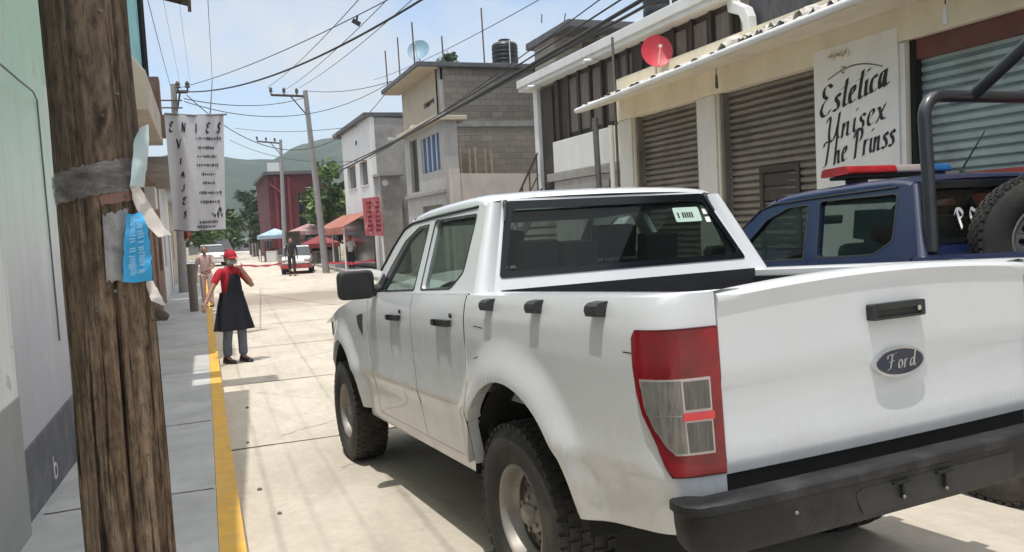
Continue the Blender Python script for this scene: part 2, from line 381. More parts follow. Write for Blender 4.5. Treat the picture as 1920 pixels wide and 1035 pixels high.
# ---------------------------------------------------------------- pickups
def paint_mat(name, col, dust=(.36, .31, .24), dust_amt=.5, rough=.32, coat=.6):
    m, nt, b, out = nodes(name)
    n, _ = ntex(nt, 2.2, 7, .65); c = ramp(nt, n.outputs['Fac'], [(.3, tuple(x*.955 for x in col)), (.7, col)]).outputs[0]
    tc = nt.nodes.new('ShaderNodeTexCoord'); sp = nt.nodes.new('ShaderNodeSeparateXYZ'); nt.links.new(tc.outputs['Object'], sp.inputs[0])
    n2, _ = ntex(nt, 4, 8, .72, (1, 1, .35)); f = math_(nt, 'ADD', math_(nt, 'MULTIPLY', math_(nt, 'SUBTRACT', .86, sp.outputs[2]), .9), math_(nt, 'MULTIPLY', math_(nt, 'SUBTRACT', n2.outputs['Fac'], .5), 1.3))
    f = math_(nt, 'MULTIPLY', ramp(nt, f, [(.02, (0,)*3), (.75, (1,)*3)]).outputs[0], dust_amt)   # road dirt thrown up along the sills
    c = mixc(nt, f, c, dust); n3, _ = ntex(nt, 1.6, 9, .75, (1, 1, .5))
    c = mixc(nt, ramp(nt, n3.outputs['Fac'], [(.5, (0,)*3), (.8, (.22,)*3)]).outputs[0], c, dust)
    nt.links.new(c, b.inputs['Base Color'])
    rr = math_(nt, 'ADD', rough, math_(nt, 'MULTIPLY', f, .5)); nt.links.new(rr, b.inputs['Roughness'])
    b.inputs['Coat Weight'].default_value = coat; b.inputs['Coat Roughness'].default_value = .04
    n4, _ = ntex(nt, 1.3, 2, .4); bumpn(nt, b, n4.outputs['Fac'], .05, .02)
    return m
M_WPAINT = paint_mat('white car paint', (.60, .622, .65), dust_amt=.45, rough=.27)
M_BPAINT = paint_mat('navy blue car paint', (.004, .011, .050), dust=(.07, .07, .08), dust_amt=.2, rough=.35, coat=.35)
M_BLACKP = mk('black textured plastic', (.022, .023, .025), .55, var=.25, scale=8, bump=.15, bscale=160)
M_BUMP = mk('scuffed black bumper', (.010, .0105, .012), .5, spec=.35, var=.35, scale=5, bump=.2, bscale=90, stain=(.07, .07, .072), stain_amt=.5, sscale=4.5)
M_RUB = mk('tyre rubber', (.022, .021, .020), .8, var=.3, scale=6, bump=.2, bscale=80, stain=(.11, .095, .075), stain_amt=.55, sscale=3)
M_STEEL = mk('dusty steel wheel', (.27, .255, .235), .5, metal=.55, var=.2, scale=9, stain=(.17, .13, .09), stain_amt=.6, sscale=6)
M_DARK = mk('underbody black', (.010, .010, .010), .9, var=.3, scale=6)
M_LINER = mk('black bed liner', (.014, .015, .020), .7, var=.3, scale=5, bump=.2, bscale=50)
M_INT = mk('dark grey upholstery', (.020, .021, .022), .85, var=.25, scale=15)
M_HEAD = mk('grey headlining', (.16, .16, .155), .9, var=.1)
M_CHROME = mk('chrome', (.75, .76, .78), .12, metal=1, var=.04)
M_CHW = mk('bright lamp bezel', (.50, .44, .44), .25, metal=.5, var=.05)
M_RED = mk('red lamp lens', (.20, .002, .007), .2, var=.5, scale=6, coat=.25)
M_RED2 = mk('bright red lamp lens', (.55, .012, .02), .15, var=.15, scale=14, coat=.8)
M_LENS = mk('clear grey lamp lens', (.15, .145, .135), .2, var=.42, scale=4, coat=.5, stretch=(1, 30, 3))
M_LENSD = mk('dark grey lamp lens', (.075, .073, .068), .2, var=.5, scale=4, coat=.5, stretch=(1, 26, 2))
M_RECESS = mk('lamp socket', (.10, .004, .008), .3, var=.3)
M_GLASS = glass('tinted green car glass', (.50, .58, .55), 1, dirt=.03)
M_GLASSR = glass('dark rear car glass', (.52, .61, .59), 1, dirt=.02)
M_WGLASS = glass('windscreen glass', (.86, .93, .89), 1)
M_STK = mk('pale green sticker', (.42, .55, .50), .6, var=.06)
M_BADGE = mk('dark blue badge', (.006, .013, .038), .2, var=.1, coat=1)
M_WHITE = mk('white lettering', (.80, .80, .78), .5, var=.04)
M_BLUEL = mk('blue lamp lens', (.01, .14, .42), .15, var=.15, coat=.8)
M_WIND0 = mk('dark mirror glass', (.02,.022,.024), .15, var=.2)
M_FRAME = mk('black glass edge band', (.006,.0075,.010), .12, var=.1, spec=.25)
M_CAGE = mk('black painted steel tube', (.016, .019, .026), .35, var=.2, scale=10, coat=.4)

AR, AF, ARAD = -.02, 3.14, .55
YP = [(.36,.80),(.42,.835),(.50,.862),(.58,.876),(.66,.886),(.725,.896),(.76,.910),(.79,.909),(.86,.909),(.95,.914),(1.10,.919),(1.20,.916),(1.27,.902),(1.305,.888),(1.33,.868)]
def side_y(x, z):
    y = interp(YP, z)
    if x > 2.6: y -= .11*((x-2.6)/1.4)**2
    if x < -.45: y -= .010*((-.45-x)/.65)**2
    for xc in (AR, AF):
        d = math.hypot(x-xc, z-.40)
        f = 1-sstep(.55, .70 if z < .62 else .74, d); y += .042*f*(1-sstep(1.12, 1.26, z))
    return y
def plan_y(x, z, ins):
    """half width of the skin; the corner columns run out to one straight shut line beside the tailgate"""
    y = side_y(x, z) - ins
    if x < -.9 and ins > .05: y = lerp(y, .709 + (.196-ins), sstep(.05, .19, ins))
    return y
def zlow(x, xc, sill):
    d = abs(x-xc)
    if d < ARAD:
        a = .40 + math.sqrt(max(0, ARAD**2-d*d)); return max(a, sill)
    return sill
def panel(mb, cols, zl, zt, s, n=22, lip=True, rail=None):
    """outer body skin. cols: (x, inset); zl, zt: heights by x; s: side"""
    rows = []
    for (x, ins) in cols:
        a, b = zl(x), zt(x); r_ = []
        if lip: y = plan_y(x, a, ins); r_ += [(x, s*(y-.07), a+.012), (x, s*(y-.006), a-.004)]
        for k in range(n+1):
            z = lerp(a, b, k/n); r_.append((x, s*plan_y(x, z, ins), z))
        if rail: r_ += [(x, s*(p-ins*.75), q) for p, q in rail]
        rows.append(r_)
    mb.grid(rows); return mb
def arc_cols(xc, x0, x1, step=.06):
    xs = [xc + ARAD*math.cos(math.pi*i/36) for i in range(37)] + [xc-ARAD-.004, xc+ARAD+.004]
    n = int((x1-x0)/step); xs += [x0+(x1-x0)*i/n for i in range(n+1)]
    xs = sorted(x for x in xs if x0-1e-6 <= x <= x1+1e-6); out = [xs[0]]
    for x in xs[1:]:
        if x-out[-1] > .0015: out.append(x)
    return out
def gh_y(z): return .872-.40*(z-1.30)
# corner of the bed seen from above, walked from the side round to the tailgate gap
CORNER = [(-.98,0),(-1.02,.006),(-1.055,.018),(-1.08,.036),(-1.10,.062),(-1.112,.095),(-1.120,.135),(-1.126,.170),(-1.13,.196)]
def wheel_parts(root, x, s, spare=None):
    w = bpy.data.objects.new('wheel', None); COL.objects.link(w); w.parent = root; w.empty_display_size = .1
    if spare: w.location, w.rotation_euler = spare
    else:
        w.location = (x, s*.785, .384)
        if s < 0: w.rotation_euler = (0, 0, math.pi)
    t = MB()
    prof = [(.212,-.105),(.235,-.122),(.28,-.132),(.33,-.130),(.362,-.118),(.375,-.104),(.378,-.06),(.379,0),(.378,.06),(.375,.104),(.362,.118),(.33,.130),(.28,.132),(.235,.122),(.212,.105),(.205,.09),(.205,-.09)]
    t.lathe(prof, 56, axis='y', closed=True)
    for k in range(46):                              # tread blocks
        a = 2*math.pi*k/46
        for j, (yy, wd) in enumerate(((-.10,.036),(-.045,.040),(.010,.040),(.062,.036),(.105,.03))):
            aa = a + (.07 if j % 2 else 0)
            rr = .379 if j not in (0, 4) else .374
            c, d = math.cos(aa), math.sin(aa)
            t.obox((c*rr, yy, d*rr), (.018, wd, .034), (0, -aa, 0))
    t.build('tyre', M_RUB, w, 50)
    r_ = MB()
    r_.lathe([(.206,.095),(.214,.108),(.206,.112),(.196,.100),(.190,.06),(.178,.035),(.172,.03)], 48, axis='y')
    r_.lathe([(.206,-.09),(.19,-.07),(.178,.03)], 48, axis='y')
    holes = [circ(.137*math.cos(2*math.pi*k/12), .137*math.sin(2*math.pi*k/12), .017, n=10) for k in range(12)]
    r_.plate(circ(0,0,.175,n=48), holes, lambda a, b, d: (a, .030 + .022*math.cos(min(1, math.hypot(a,b)/.175)*math.pi*.9) - d, b), .006)
    r_.lathe([(.085,.050),(.070,.062),(.045,.064),(.040,.085),(.034,.090),(0.0005,.091)], 24, axis='y')
    for k in range(6): a = 2*math.pi*(k+.5)/6; r_.lathe([(.011,.05),(.011,.072),(.0005,.074)], 8, (.066*math.cos(a), 0, .066*math.sin(a)), 'y')
    r_.build('rim', M_STEEL, w, 40)
    b_ = MB(); b_.lathe([(.0005,.0),(.168,.0),(.168,-.06),(.0005,-.06)], 24, axis='y'); b_.build('brake_drum', M_DARK, w)
    return w

def make_truck(label, group, loc, rot, paint, police=False):
    T = thing('pickup_truck', label, 'pickup truck', loc, rot, group)
    seat_gap = .43
    for s in (1, -1):
        # ---- bed side
        cols = [(x, 0) for x in arc_cols(AR, -.96, .425)][::-1] + CORNER
        def zl(x): return zlow(x, AR, .50) if x > -.56 else lerp(.52, .60, (-.56-x)/.57)
        rail = [(.860,1.307),(.83,1.311),(.765,1.309),(.742,1.300),(.738,1.25)]
        m = MB(); panel(m, cols, zl, lambda x: 1.302, s, 26, rail=rail)
        m.grid([[(.425, s*(side_y(.425,z)-d), z) for z in (.52,.7,.9,1.1,1.3)] for d in (0,.05)])
        # inner wall, back face of the corner post
        m.grid([[(x, s*.738, z) for z in (.80,1.0,1.28)] for x in (-1.08,-.5,.0,.40)])
        m.grid([[(-1.13+.0,s*.709,z), (-1.07,s*.712,z)] for z in (.60,.75,.95,1.15,1.305)])
        bs = m.build('bed_side', [paint], T, 35)
        # hooks along the rail
        for hx in (.125, -.335, -.79):
            h = MB(); y = side_y(hx, 1.26)
            h.grid([[(hx+dx, s*(y+dy), z) for dx in (-.038,-.028,.028,.038)] for dy, z in ((-.01,1.290),(.022,1.286),(.036,1.276),(.040,1.260),(.034,1.242),(-.012,1.238))])
            for q in (-.038,.038): h.add([(hx+q, s*(y-.01),1.290),(hx+q,s*(y+.022),1.286),(hx+q,s*(y+.036),1.276),(hx+q,s*(y+.040),1.260),(hx+q,s*(y+.034),1.242),(hx+q,s*(y-.012),1.238)], [(0,1,2,3,4,5)])
            h.build('tie_hook', M_BLACKP, bs)
        # ---- tail lamp wrapped round the corner: u runs along CORNER's plan length
        plan = [(-.90,0),(-.94,0)] + CORNER; L = [0]
        for a, b in zip(plan, plan[1:]): L.append(L[-1]+math.hypot(b[0]-a[0], b[1]-a[1]))
        def onplan(u, z, off):
            u = max(0, min(L[-1], u))
            for k in range(len(L)-1):
                if u <= L[k+1]: break
            f = (u-L[k])/(L[k+1]-L[k]); x = lerp(plan[k][0],plan[k+1][0],f); ins = lerp(plan[k][1],plan[k+1][1],f)
            dx, di = plan[k+1][0]-plan[k][0], plan[k+1][1]-plan[k][1]; q = math.hypot(dx, di)
            nx, ny = -di/q, -dx/q
            return (x + nx*off, s*(plan_y(x, z, ins) + ny*off), z)
        LE = L[-1]
        def patch(mb, left, right, off, nz=18, nu=14, thick=.02, rnd=0):
            """region between u=left(z) and u=right(z) over a list of z"""
            zs = [left[0][0] + (left[-1][0]-left[0][0])*i/nz for i in range(nz+1)]
            rows = []
            for z in zs:
                a, b = interp(left, z), interp(right, z)
                rows.append([onplan(lerp(a,b,j/nu), z, off) for j in range(nu+1)])
            mb.grid(rows)
            # edge returns into the body
            def edge(pts_o, pts_i): mb.grid([pts_o, pts_i])
            edge([r[0] for r in rows], [onplan(interp(left,z), z, off-thick) for z in zs]); edge([r[-1] for r in rows], [onplan(interp(right,z), z, off-thick) for z in zs])
            for z in (zs[0], zs[-1]):
                a, b = interp(left, z), interp(right, z)
                edge([onplan(lerp(a,b,j/nu), z, off) for j in range(nu+1)], [onplan(lerp(a,b,j/nu), z, off-thick) for j in range(nu+1)])
        lo = [(.772,LE-.165),(.795,LE-.185),(.86,LE-.205),(.95,LE-.245),(1.02,LE-.262),(1.10,LE-.268),(1.185,LE-.268),(1.20,LE-.255)]
        hi = [(.772,LE-.004),(1.20,LE-.004)]
        tl = bpy.data.objects.new('tail_lamp', None); COL.objects.link(tl); tl.parent = T
        m = MB(); patch(m, [(z,u-.006) for z,u in [(lo[0][0]-.006,lo[0][1])]+lo[1:-1]+[(1.206,lo[-1][1])]], [(.766,LE-.001),(1.206,LE-.001)], .006, 24, 16); m.build('lamp_surround', M_RECESS, tl, 40)
        m = MB(); patch(m, lo, hi, .013, 24, 16); m.build('red_lens', M_RED, tl, 40)
        clr_l = [(.835,LE-.158),(.87,LE-.185),(.93,LE-.215),(.98,LE-.235),(1.06,LE-.240)]
        m = MB(); patch(m, clr_l, [(.835,LE-.040),(1.06,LE-.040)], .0165, 22, 16, .006); m.build('lens_bezel', M_CHW, tl, 40)
        m = MB()
        patch(m, [(.955,LE-.226),(1.055,LE-.235)], [(.955,LE-.128),(1.055,LE-.128)], .020, 8, 8, .006); m.build('clear_lens', M_LENS, tl, 40); m = MB()
        patch(m, [(.842,LE-.158),(.87,LE-.180),(.95,LE-.220)], [(.842,LE-.128),(.95,LE-.128)], .020, 12, 6, .006); m.build('clear_lens', M_LENS, tl, 40)
        m = MB(); patch(m, [(.969,LE-.121),(1.052,LE-.121)], [(.969,LE-.047),(1.052,LE-.047)], .021, 8, 8, .006); m.build('reversing_lens', M_LENSD, tl, 40)
        m = MB(); patch(m, [(.843,LE-.122),(.930,LE-.122)], [(.843,LE-.047),(.930,LE-.047)], .021, 8, 8, .006); m.build('reversing_lens', M_LENSD, tl, 40)
        for zc, uc in ():
            m = MB(); rr_ = [[onplan(uc + r0*math.cos(2*math.pi*i/16), zc + r0*math.sin(2*math.pi*i/16), of_) for i in range(17)] for r0, of_ in ((.026,.0225 if zc < 1.1 else .0145),(.016,.024 if zc < 1.1 else .0155),(.001,.0245 if zc < 1.1 else .016))]
            m.grid(rr_); m.build('lamp_bulb', M_CHW if zc < 1 else M_RECESS if zc > 1.1 else M_LENS, tl, 40)
        m = MB(); patch(m, [(.937,LE-.134),(.960,LE-.128)], [(.937,LE-.036),(.960,LE-.036)], .0225, 4, 8, .008); m.build('red_bar', M_RED2, tl, 40)
        # ---- doors
        for nm, x0, x1, hx in (('rear_door', .436, 1.262, .715), ('front_door', 1.268, 2.235, 1.575)):
            n = 16; m = MB(); cc = [(x0+(x1-x0)*i/n, 0) for i in range(n+1)]
            panel(m, cc, lambda x: zlow(x, AR, .505) if x < .7 else .505, lambda x: 1.305, s, 24)
            m.mi = 1
            for x in (x0, x1): m.grid([[(x, s*(side_y(x,z)-d), z) for z in (.51,.65,.76,.9,1.1,1.25,1.30)] for d in (.002,.05)])
            m.mi = 0
            m.grid([[(x, s*(side_y(x,1.305)-d), 1.305) for x in (x0,x1)] for d in (0,.07)])
            d_ = m.build(nm, [paint, M_DARK], T, 35)
            h = MB(); y = side_y(hx, 1.165)
            h.plate(rpoly(rect(-.105,.105,-.017,.017), .014), [], lambda a,b,d: (hx+a, s*(y+.020+.022*(1-(a/.105)**2)-d*.6+b*.2), 1.167+b), .030)
            for q in (-.088,.088): h.box(hx+q-.02, hx+q+.02, s*(y-.01) if s > 0 else s*(y+.03), s*(y+.03) if s > 0 else s*(y-.01), 1.152, 1.182)
            h.plate(circ(hx-.125+.0, 1.205, .012), [], lambda a,b,d: (a, s*(y+.002+d), b), .008)
            h.build('door_handle', M_BLACKP, d_, 40)
            c_ = MB(); c_.plate(circ(hx,1.135,.05,.030,16), [], lambda a,b,d: (a, s*(side_y(a,b)+.001+d*.3), b), .004); c_.build('handle_cup', [paint], d_)
        # ---- sill, fender
        m = MB(); m.grid([[(x, s*(interp(YP, .47)+dy), z) for dy, z in ((-.10,.44),(-.012,.432),(.0,.45),(.004,.498),(-.04,.50))] for x in (.56,1.2,1.9,2.56)]); m.build('sill', [paint], T, 40)
        fc = [(x,0) for x in arc_cols(AF, 2.242, 3.86, .08)] + [(3.93,.02),(3.98,.05),(4.02,.10),(4.05,.18),(4.06,.26)]
        m = MB(); panel(m, fc, lambda x: zlow(x, AF, .50 if x < 3 else .56), lambda x: interp([(2.24,1.285),(2.7,1.255),(3.2,1.185),(3.7,1.10),(4.06,1.0)], x), s, 22)
        fe = m.build('fender', [paint], T, 35)
        v = MB(); v.plate(rpoly([(2.36,1.17),(2.53,1.15),(2.50,1.08),(2.40,1.02)], .02), [], lambda a,b,d: (a, s*(side_y(a,b)+.004-d), b), .02); v.build('fender_vent', M_BLACKP, fe)
        # ---- wheel well liner
        for xc in (AR, AF):
            m = MB(); m.lathe([(.548,.50),(.548,.875)], 24, (xc,0,.40), 'y', arc=(.08,math.pi-.08)) if s > 0 else m.lathe([(.548,-.875),(.548,-.50)], 24, (xc,0,.40), 'y', arc=(.08,math.pi-.08))
            m.plate([(xc+.55*math.cos(math.pi*i/18), .44+.51*math.sin(math.pi*i/18)) for i in range(19)], [], lambda a,b,d: (a, s*(.50-d), b), .01); m.build('wheel_well', M_DARK, T, 40)
        # ---- cab side frame with both window openings
        out = [(2.28,1.305),(2.12,1.475),(1.97,1.64),(1.86,1.715),(1.74,1.74),(.62,1.74),(.55,1.72),(.405,1.305)]
        w1 = rpoly([(2.06,1.322),(1.335,1.330),(1.405,1.69),(1.60,1.687),(1.80,1.618),(1.945,1.48)], .02)
        w2 = rpoly([(1.205,1.330),(.735,1.335),(.615,1.41),(.655,1.685),(1.295,1.702)], .03)
        f = lambda a,b,d: (a, s*(gh_y(b)-d), b)
        m = MB(); m.plate(out, [w1, w2], f, .045)
        m.grid([[(x, s*(gh_y(z)+dy), z) for dy, z in ((.0,1.30),(.018,1.312),(.018,1.302))] for x in (.42,1.3,2.24)])
        cs = m.build('cab_side', [paint], T)
        # drip line and door-frame seam
        dr = MB(); dr.tube([(x, s*(gh_y(z)+.004), z) for x, z in ((2.17,1.45),(2.03,1.60),(1.90,1.70),(1.76,1.728),(1.3,1.732),(.66,1.728))], .007, 6); dr.build('door_seal', M_BLACKP, cs)
        for wn in (w1, w2):
            c0 = (sum(p[0] for p in wn)/len(wn), sum(p[1] for p in wn)/len(wn)); big = [(c0[0]+(p[0]-c0[0])*1.035, c0[1]+(p[1]-c0[1])*1.05) for p in wn]
            g = MB(); g.plate(big, [wn], lambda a,b,d: (a, s*(gh_y(b)+.003-d*.5), b), .012); g.build('window_seal', M_BLACKP, cs)
            g = MB(); g.plate(big, [], lambda a,b,d: (a, s*(gh_y(b)-.022-d), b), 0); g.build('side_window', M_GLASS, cs)
        # A pillar strip and rounded C pillar
        WS = lambda t: (lerp(2.56,1.80,t), lerp(.735,.61,t), lerp(1.215,1.762,t))
        fr = [(2.28,1.305),(2.12,1.475),(1.97,1.64),(1.86,1.715),(1.74,1.74)]
        m = MB(); rows = []
        for i, (x, z) in enumerate(fr):
            q = WS(i/4); p = (x, gh_y(z), z); rows.append([(lerp(p[0],q[0],k/4)+.02*math.sin(math.pi*k/4)*.5, s*(lerp(p[1],q[1],k/4)+.02*math.sin(math.pi*k/4)), lerp(p[2],q[2],k/4)+.012*math.sin(math.pi*k/4)) for k in range(5)])
        m.grid(rows); m.build('front_pillar', [paint], T, 60)
        m = MB(); rows = []
        for t in [i/8 for i in range(9)]:
            z = lerp(1.305,1.735,t); p = (lerp(.405,.56,t), gh_y(z)); q = (.415+.45*(z-1.36)-.015, lerp(.775,.615,t))
            corner = (p[0]-.055, p[1]-.008); rows.append([((1-k)**2*p[0]+2*k*(1-k)*corner[0]+k*k*q[0], s*((1-k)**2*p[1]+2*k*(1-k)*corner[1]+k*k*q[1]), z) for k in [j/8 for j in range(9)]])
        m.grid(rows)
        m.grid([[(a[0], a[1], z) for a in rows[0]] for z in (.85, 1.305)])
        m.build('rear_pillar', [paint], T, 60)
        # mirror
        m = MB(); k0 = Vector((2.04, s*1.03, 1.37)); rws = []
        for dx, sc in ((-.055,.90),(-.045,1.0),(0,1.0),(.05,.82),(.085,.45)):
            rws.append([(k0.x+dx, k0.y+a*sc*s, k0.z+b*sc) for a, b in rpoly(rect(-.115,.115,-.092,.092), .045, 5)])
        n_ = len(rws[0]); m.add([p for r_ in rws for p in r_], [(i*n_+j, i*n_+(j+1)%n_, (i+1)*n_+(j+1)%n_, (i+1)*n_+j) for i in range(4) for j in range(n_)]+[tuple(range(n_))[::-1], tuple(4*n_+j for j in range(n_))])
        m.tube([(2.08,s*.86,1.325),(2.07,s*.95,1.33),(2.05,s*1.0,1.35)], [.04,.035,.03], 8)
        mi = m.build('side_mirror', M_BLACKP, T, 50)
        m = MB(); m.plate(rpoly(rect(-.095,.095,-.073,.073), .035), [], lambda a,b,d: (k0.x-.058-d-.12*b, k0.y+a*s, k0.z+b), .002); m.build('mirror_glass', M_WIND0, mi)
        m = MB(); m.plate([(2.20,1.31),(2.05,1.31),(1.985,1.40),(2.08,1.43)], [], lambda a,b,d: (a, s*(gh_y(b)+.006-d), b), .02); m.build('mirror_base', M_BLACKP, mi)
        for x in (0, 3.22): wheel_parts(T, x, s)
        # headlamp at the nose
        m = MB(); m.plate(rpoly([(3.72,.95),(4.02,.86),(4.02,.99),(3.72,1.06)], .02), [], lambda a,b,d: (a, s*(side_y(a,b)-interp([(3.9,0),(4.06,.26)],a)+.01-d), b), .03); m.build('headlamp', M_LENS, T)
    # ---- roof, windscreen, bonnet, nose
    m = MB(); rows = []
    ys_ = [.696,.693,.684,.668,.64,.59,.45,.25,0]; dz = [0,.016,.030,.041,.050,.056,.064,.070,.072]
    YY = ys_ + [-y for y in ys_[::-1][1:]]; DZ = dz + dz[::-1][1:]
    for x, base, k in ((.585,1.708,.75),(.61,1.722,.80),(.66,1.730,.86),(.72,1.738,.95),(.9,1.742,1.),(1.2,1.744,1.),(1.5,1.742,1.),(1.68,1.736,.92),(1.78,1.722,.75),(1.84,1.70,.6)):
        rows.append([(x + .05*(1-(y/.7)**2)*(1 if x > 1.7 else -.35 if x < .7 else 0), y, base + d*k) for y, d in zip(YY, DZ)])
    m.grid(rows); roof = m.build('roof', [paint], T, 60)
    m = MB(); m.grid([[(x, y, 1.70) for y in (-.64,.64)] for x in (.66,1.78)]); m.build('headlining', M_HEAD, T)
    m = MB(); m.grid([[(lerp(2.56,1.80,t)+.10*(1-(y/.735)**2)*(1-t*.6), y*lerp(1,.83,t), lerp(1.215,1.757,t)) for y in (-.735,-.5,-.25,0,.25,.5,.735)] for t in (0,.25,.5,.75,1)]); m.build('windscreen', M_WGLASS, T, 60)
    m = MB(); m.grid([[(x, y, interp([(2.24,1.285),(2.7,1.255),(3.2,1.185),(3.7,1.10),(4.06,1.0)], x) + .03*(1-abs(y/.86)**3)) for y in (-.86,-.83,-.7,-.4,0,.4,.7,.83,.86)] for x in (2.4,2.7,3.0,3.3,3.6,3.8,3.92)]); m.build('bonnet', [paint], T, 50)
    m = MB(); m.grid([[(4.06-.10*(y/.66)**2-(.02 if z > .9 else 0), y, z) for y in (-.66,-.4,0,.4,.66)] for z in (.42,.60,.80,1.0,1.06)]); m.build('front_bumper', [paint], T, 50)
    m = MB(); m.grid([[(4.075-.10*(y/.66)**2, y, z) for y in (-.48,-.2,0,.2,.48)] for z in (.62,.74,.90,.97)]); m.build('grille', M_BLACKP, T)
    # ---- cab rear wall and rear window
    rx = lambda z: .40+.45*(z-1.36)
    outer = [(-.775,1.305),(.775,1.305),(.612,1.752),(-.612,1.752)]
    win = rpoly([(-.722,1.372),(.722,1.372),(.590,1.738),(-.590,1.738)], .02)
    f = lambda a,b,d: (rx(b)+d, a, b)
    m = MB(); m.plate(outer, [win], f, .03); m.box(.40,.425,-.78,.78,.80,1.305); m.build('cab_rear_wall', [paint], T)
    inner = rpoly([(-.690,1.398),(.690,1.398),(.572,1.700),(-.572,1.700)], .03)
    m = MB(); m.plate([(p[0]*1.012, 1.555+(p[1]-1.555)*1.02) for p in win], [inner], lambda a,b,d: (rx(b)-.006+d, a, b), .012)
    rw = m.build('rear_window_frame', M_FRAME, T)
    m = MB(); m.plate(win, [], lambda a,b,d: (rx(b)+.012, a, b), 0); m.build('rear_window', M_GLASSR, rw)
    m = MB()
    for s in (1,-1): m.tube([(rx(z)-.012, s*y, z) for y, z in ((.632,1.64),(.612,1.70),(.606,1.722),(.603,1.742))], [.006,.010,.014,.012], 6)
    m.split('gutter_seal', M_BLACKP, rw)
    # ---- bed: floor, front wall, tailgate
    m = MB(); m.box(-1.08,.36,-.735,.735,.80,.83); m.box(.345,.37,-.74,.74,.83,1.312)
    for s in (1,-1):
        m.box(-.42,.40, s*.52 if s>0 else -.737, .737 if s>0 else -.52, .83, 1.02)
        m.grid([[(x, s*.735, z) for z in (.83,1.27)] for x in (-1.07,.36)])
    for k in range(9): y = -.44+.11*k; m.box(-1.05,.34,y-.018,y+.018,.83,.842)
    m.build('bed_liner', M_LINER, T)
    tg = MB(); n = 28; rows = []
    def tgx(y, z): return -1.130 - .012*(1-(y/.7)**2) + .010*sstep(1.06,1.0,z)*sstep(.80,.86,z) - .010*sstep(1.27,1.31,z) + .012*sstep(.80,.75,z)
    zt_ = [.752,.757,.775,.80,.85,.95,1.02,1.06,1.10,1.18,1.25,1.275,1.295,1.31]
    for i in range(n+1):
        y = lerp(-.7025,.7025,i/n); up = .034*(1-(y/.7)**2) - .028
        col = [(-1.05,y,.752)] + [(tgx(y,z) + (.012 if z < .755 else 0), y, z + up*sstep(.9,1.31,z)) for z in zt_]
        col += [(-1.136,y,1.322+up),(-1.125,y,1.328+up),(-1.08,y,1.330+up),(-1.07,y,1.322+up),(-1.068,y,.80)]
        rows.append(col)
    tg.grid(rows)
    for y in (-.7025,.7025): tg.add([p for p in (rows[0] if y < 0 else rows[-1])], [tuple(range(len(rows[0])))])
    tgo = tg.build('tailgate', [paint], T, 35)
    m = MB(); m.plate(rpoly(rect(-.130,.112,1.160,1.213), .008), [rpoly(rect(-.112,.094,1.168,1.192), .006)], lambda a,b,d: (-1.170+d, a, b), .035)
    m.box(-1.160,-1.15,-.118,.10,1.163,1.20); m.box(-1.172,-1.16,-.110,.092,1.192,1.209)
    h_ = m.build('tailgate_handle', M_BLACKP, tgo, bevel=.002)
    m = MB(); m.plate(circ(-.098,1.186,.009), [], lambda a,b,d: (-1.173+d*.1, a, b), .006); m.build('lock', M_CHROME, h_)
    m = MB(); cx, cz = -.016, 1.014
    m.plate(circ(cx,cz,.116,.050,40), [], lambda a,b,d: (-1.152+d, a, b), .02); bd = m.build('badge', M_CHROME, tgo)
    m = MB(); m.plate(circ(cx,cz,.106,.042,40), [], lambda a,b,d: (-1.1545+d, a, b), .004); m.build('badge_face', M_BADGE, bd)
    if not police:
        m = MB(); script(m, 'Ford', lambda a,b,d: (-1.1552-d*.3, -a, b), .016-.066, cz-.024, .054, .140, nib=(.075,.03), dy=.03)
        m.build('badge_lettering', M_CHROME, bd)
    # ---- rear bumper
    pl = [(-1.125,.915),(-1.165,.925),(-1.205,.923),(-1.245,.900),(-1.270,.85),(-1.282,.78),(-1.287,.66),(-1.29,.35),(-1.29,0)]
    pl = pl + [(x,-y) for x, y in pl[::-1][1:]]
    sec = [(-.11,.728),(-.05,.736),(-.008,.736),(.0,.730),(.001,.706),(-.010,.698),(-.011,.65),(-.016,.60),(-.028,.578),(-.11,.570)]
    m = MB(); rows = []
    for i, p in enumerate(pl):
        a, b = Vector(pl[max(i-1,0)]), Vector(pl[min(i+1,len(pl)-1)]); t = (b-a).normalized(); nrm = Vector((-abs(t.y) if True else 0, t.x)) ; nrm = Vector((t.y, -t.x))
        if nrm.dot(Vector(p)-Vector((-.6,0))) < 0: nrm = -nrm
        k = sstep(.97,.80,abs(p[1])); dip = .012*(1-k)
        rows.append([(p[0]+nrm.x*d, p[1]+nrm.y*d, z-dip + (.02*(1-k) if z < .66 else 0)) for d, z in sec])
    m.grid(rows); m.add(rows[0], [tuple(range(len(sec)))]); m.add(rows[-1], [tuple(range(len(sec)))])
    bp = m.build('rear_bumper', M_BUMP, T, 40)
    m = MB(); m.plate(rpoly([(-.36,.682),(.33,.682),(.36,.67),(.33,.602),(-.36,.602)], .015), [], lambda a,b,d: (-1.281+d, a, b), .01); plt_ = m.build('plate_recess', M_BLACKP, bp)
    m = MB()
    for (a, b) in ((-.02,.675),(.17,.675)): m.box(-1.292,-1.28,a-.035,a+.035,b-.004,b+.004); m.box(-1.292,-1.28,a-.004,a+.004,b-.05,b)
    m.split('plate_bracket', M_DARK, plt_)
    m = MB()
    for (a, b) in ((-.02,.622),(.17,.630),(.60,.665)): m.lathe([(.006,-1.292),(.005,-1.295),(.0005,-1.296)], 10, (0,a,b), 'x')
    m.split('plate_bolt', M_STEEL, bp)
    m = MB()
    m.box(-1.0,3.8,-.50,.50,.50,.80); m.box(-1.04,-.6,-.69,.69,.66,.78); m.box(.55,2.6,-.80,.80,.50,.56); m.box(-1.10,-1.05,-.70,.70,.60,.752); m.box(2.5,3.9,-.5,.5,.6,1.05)
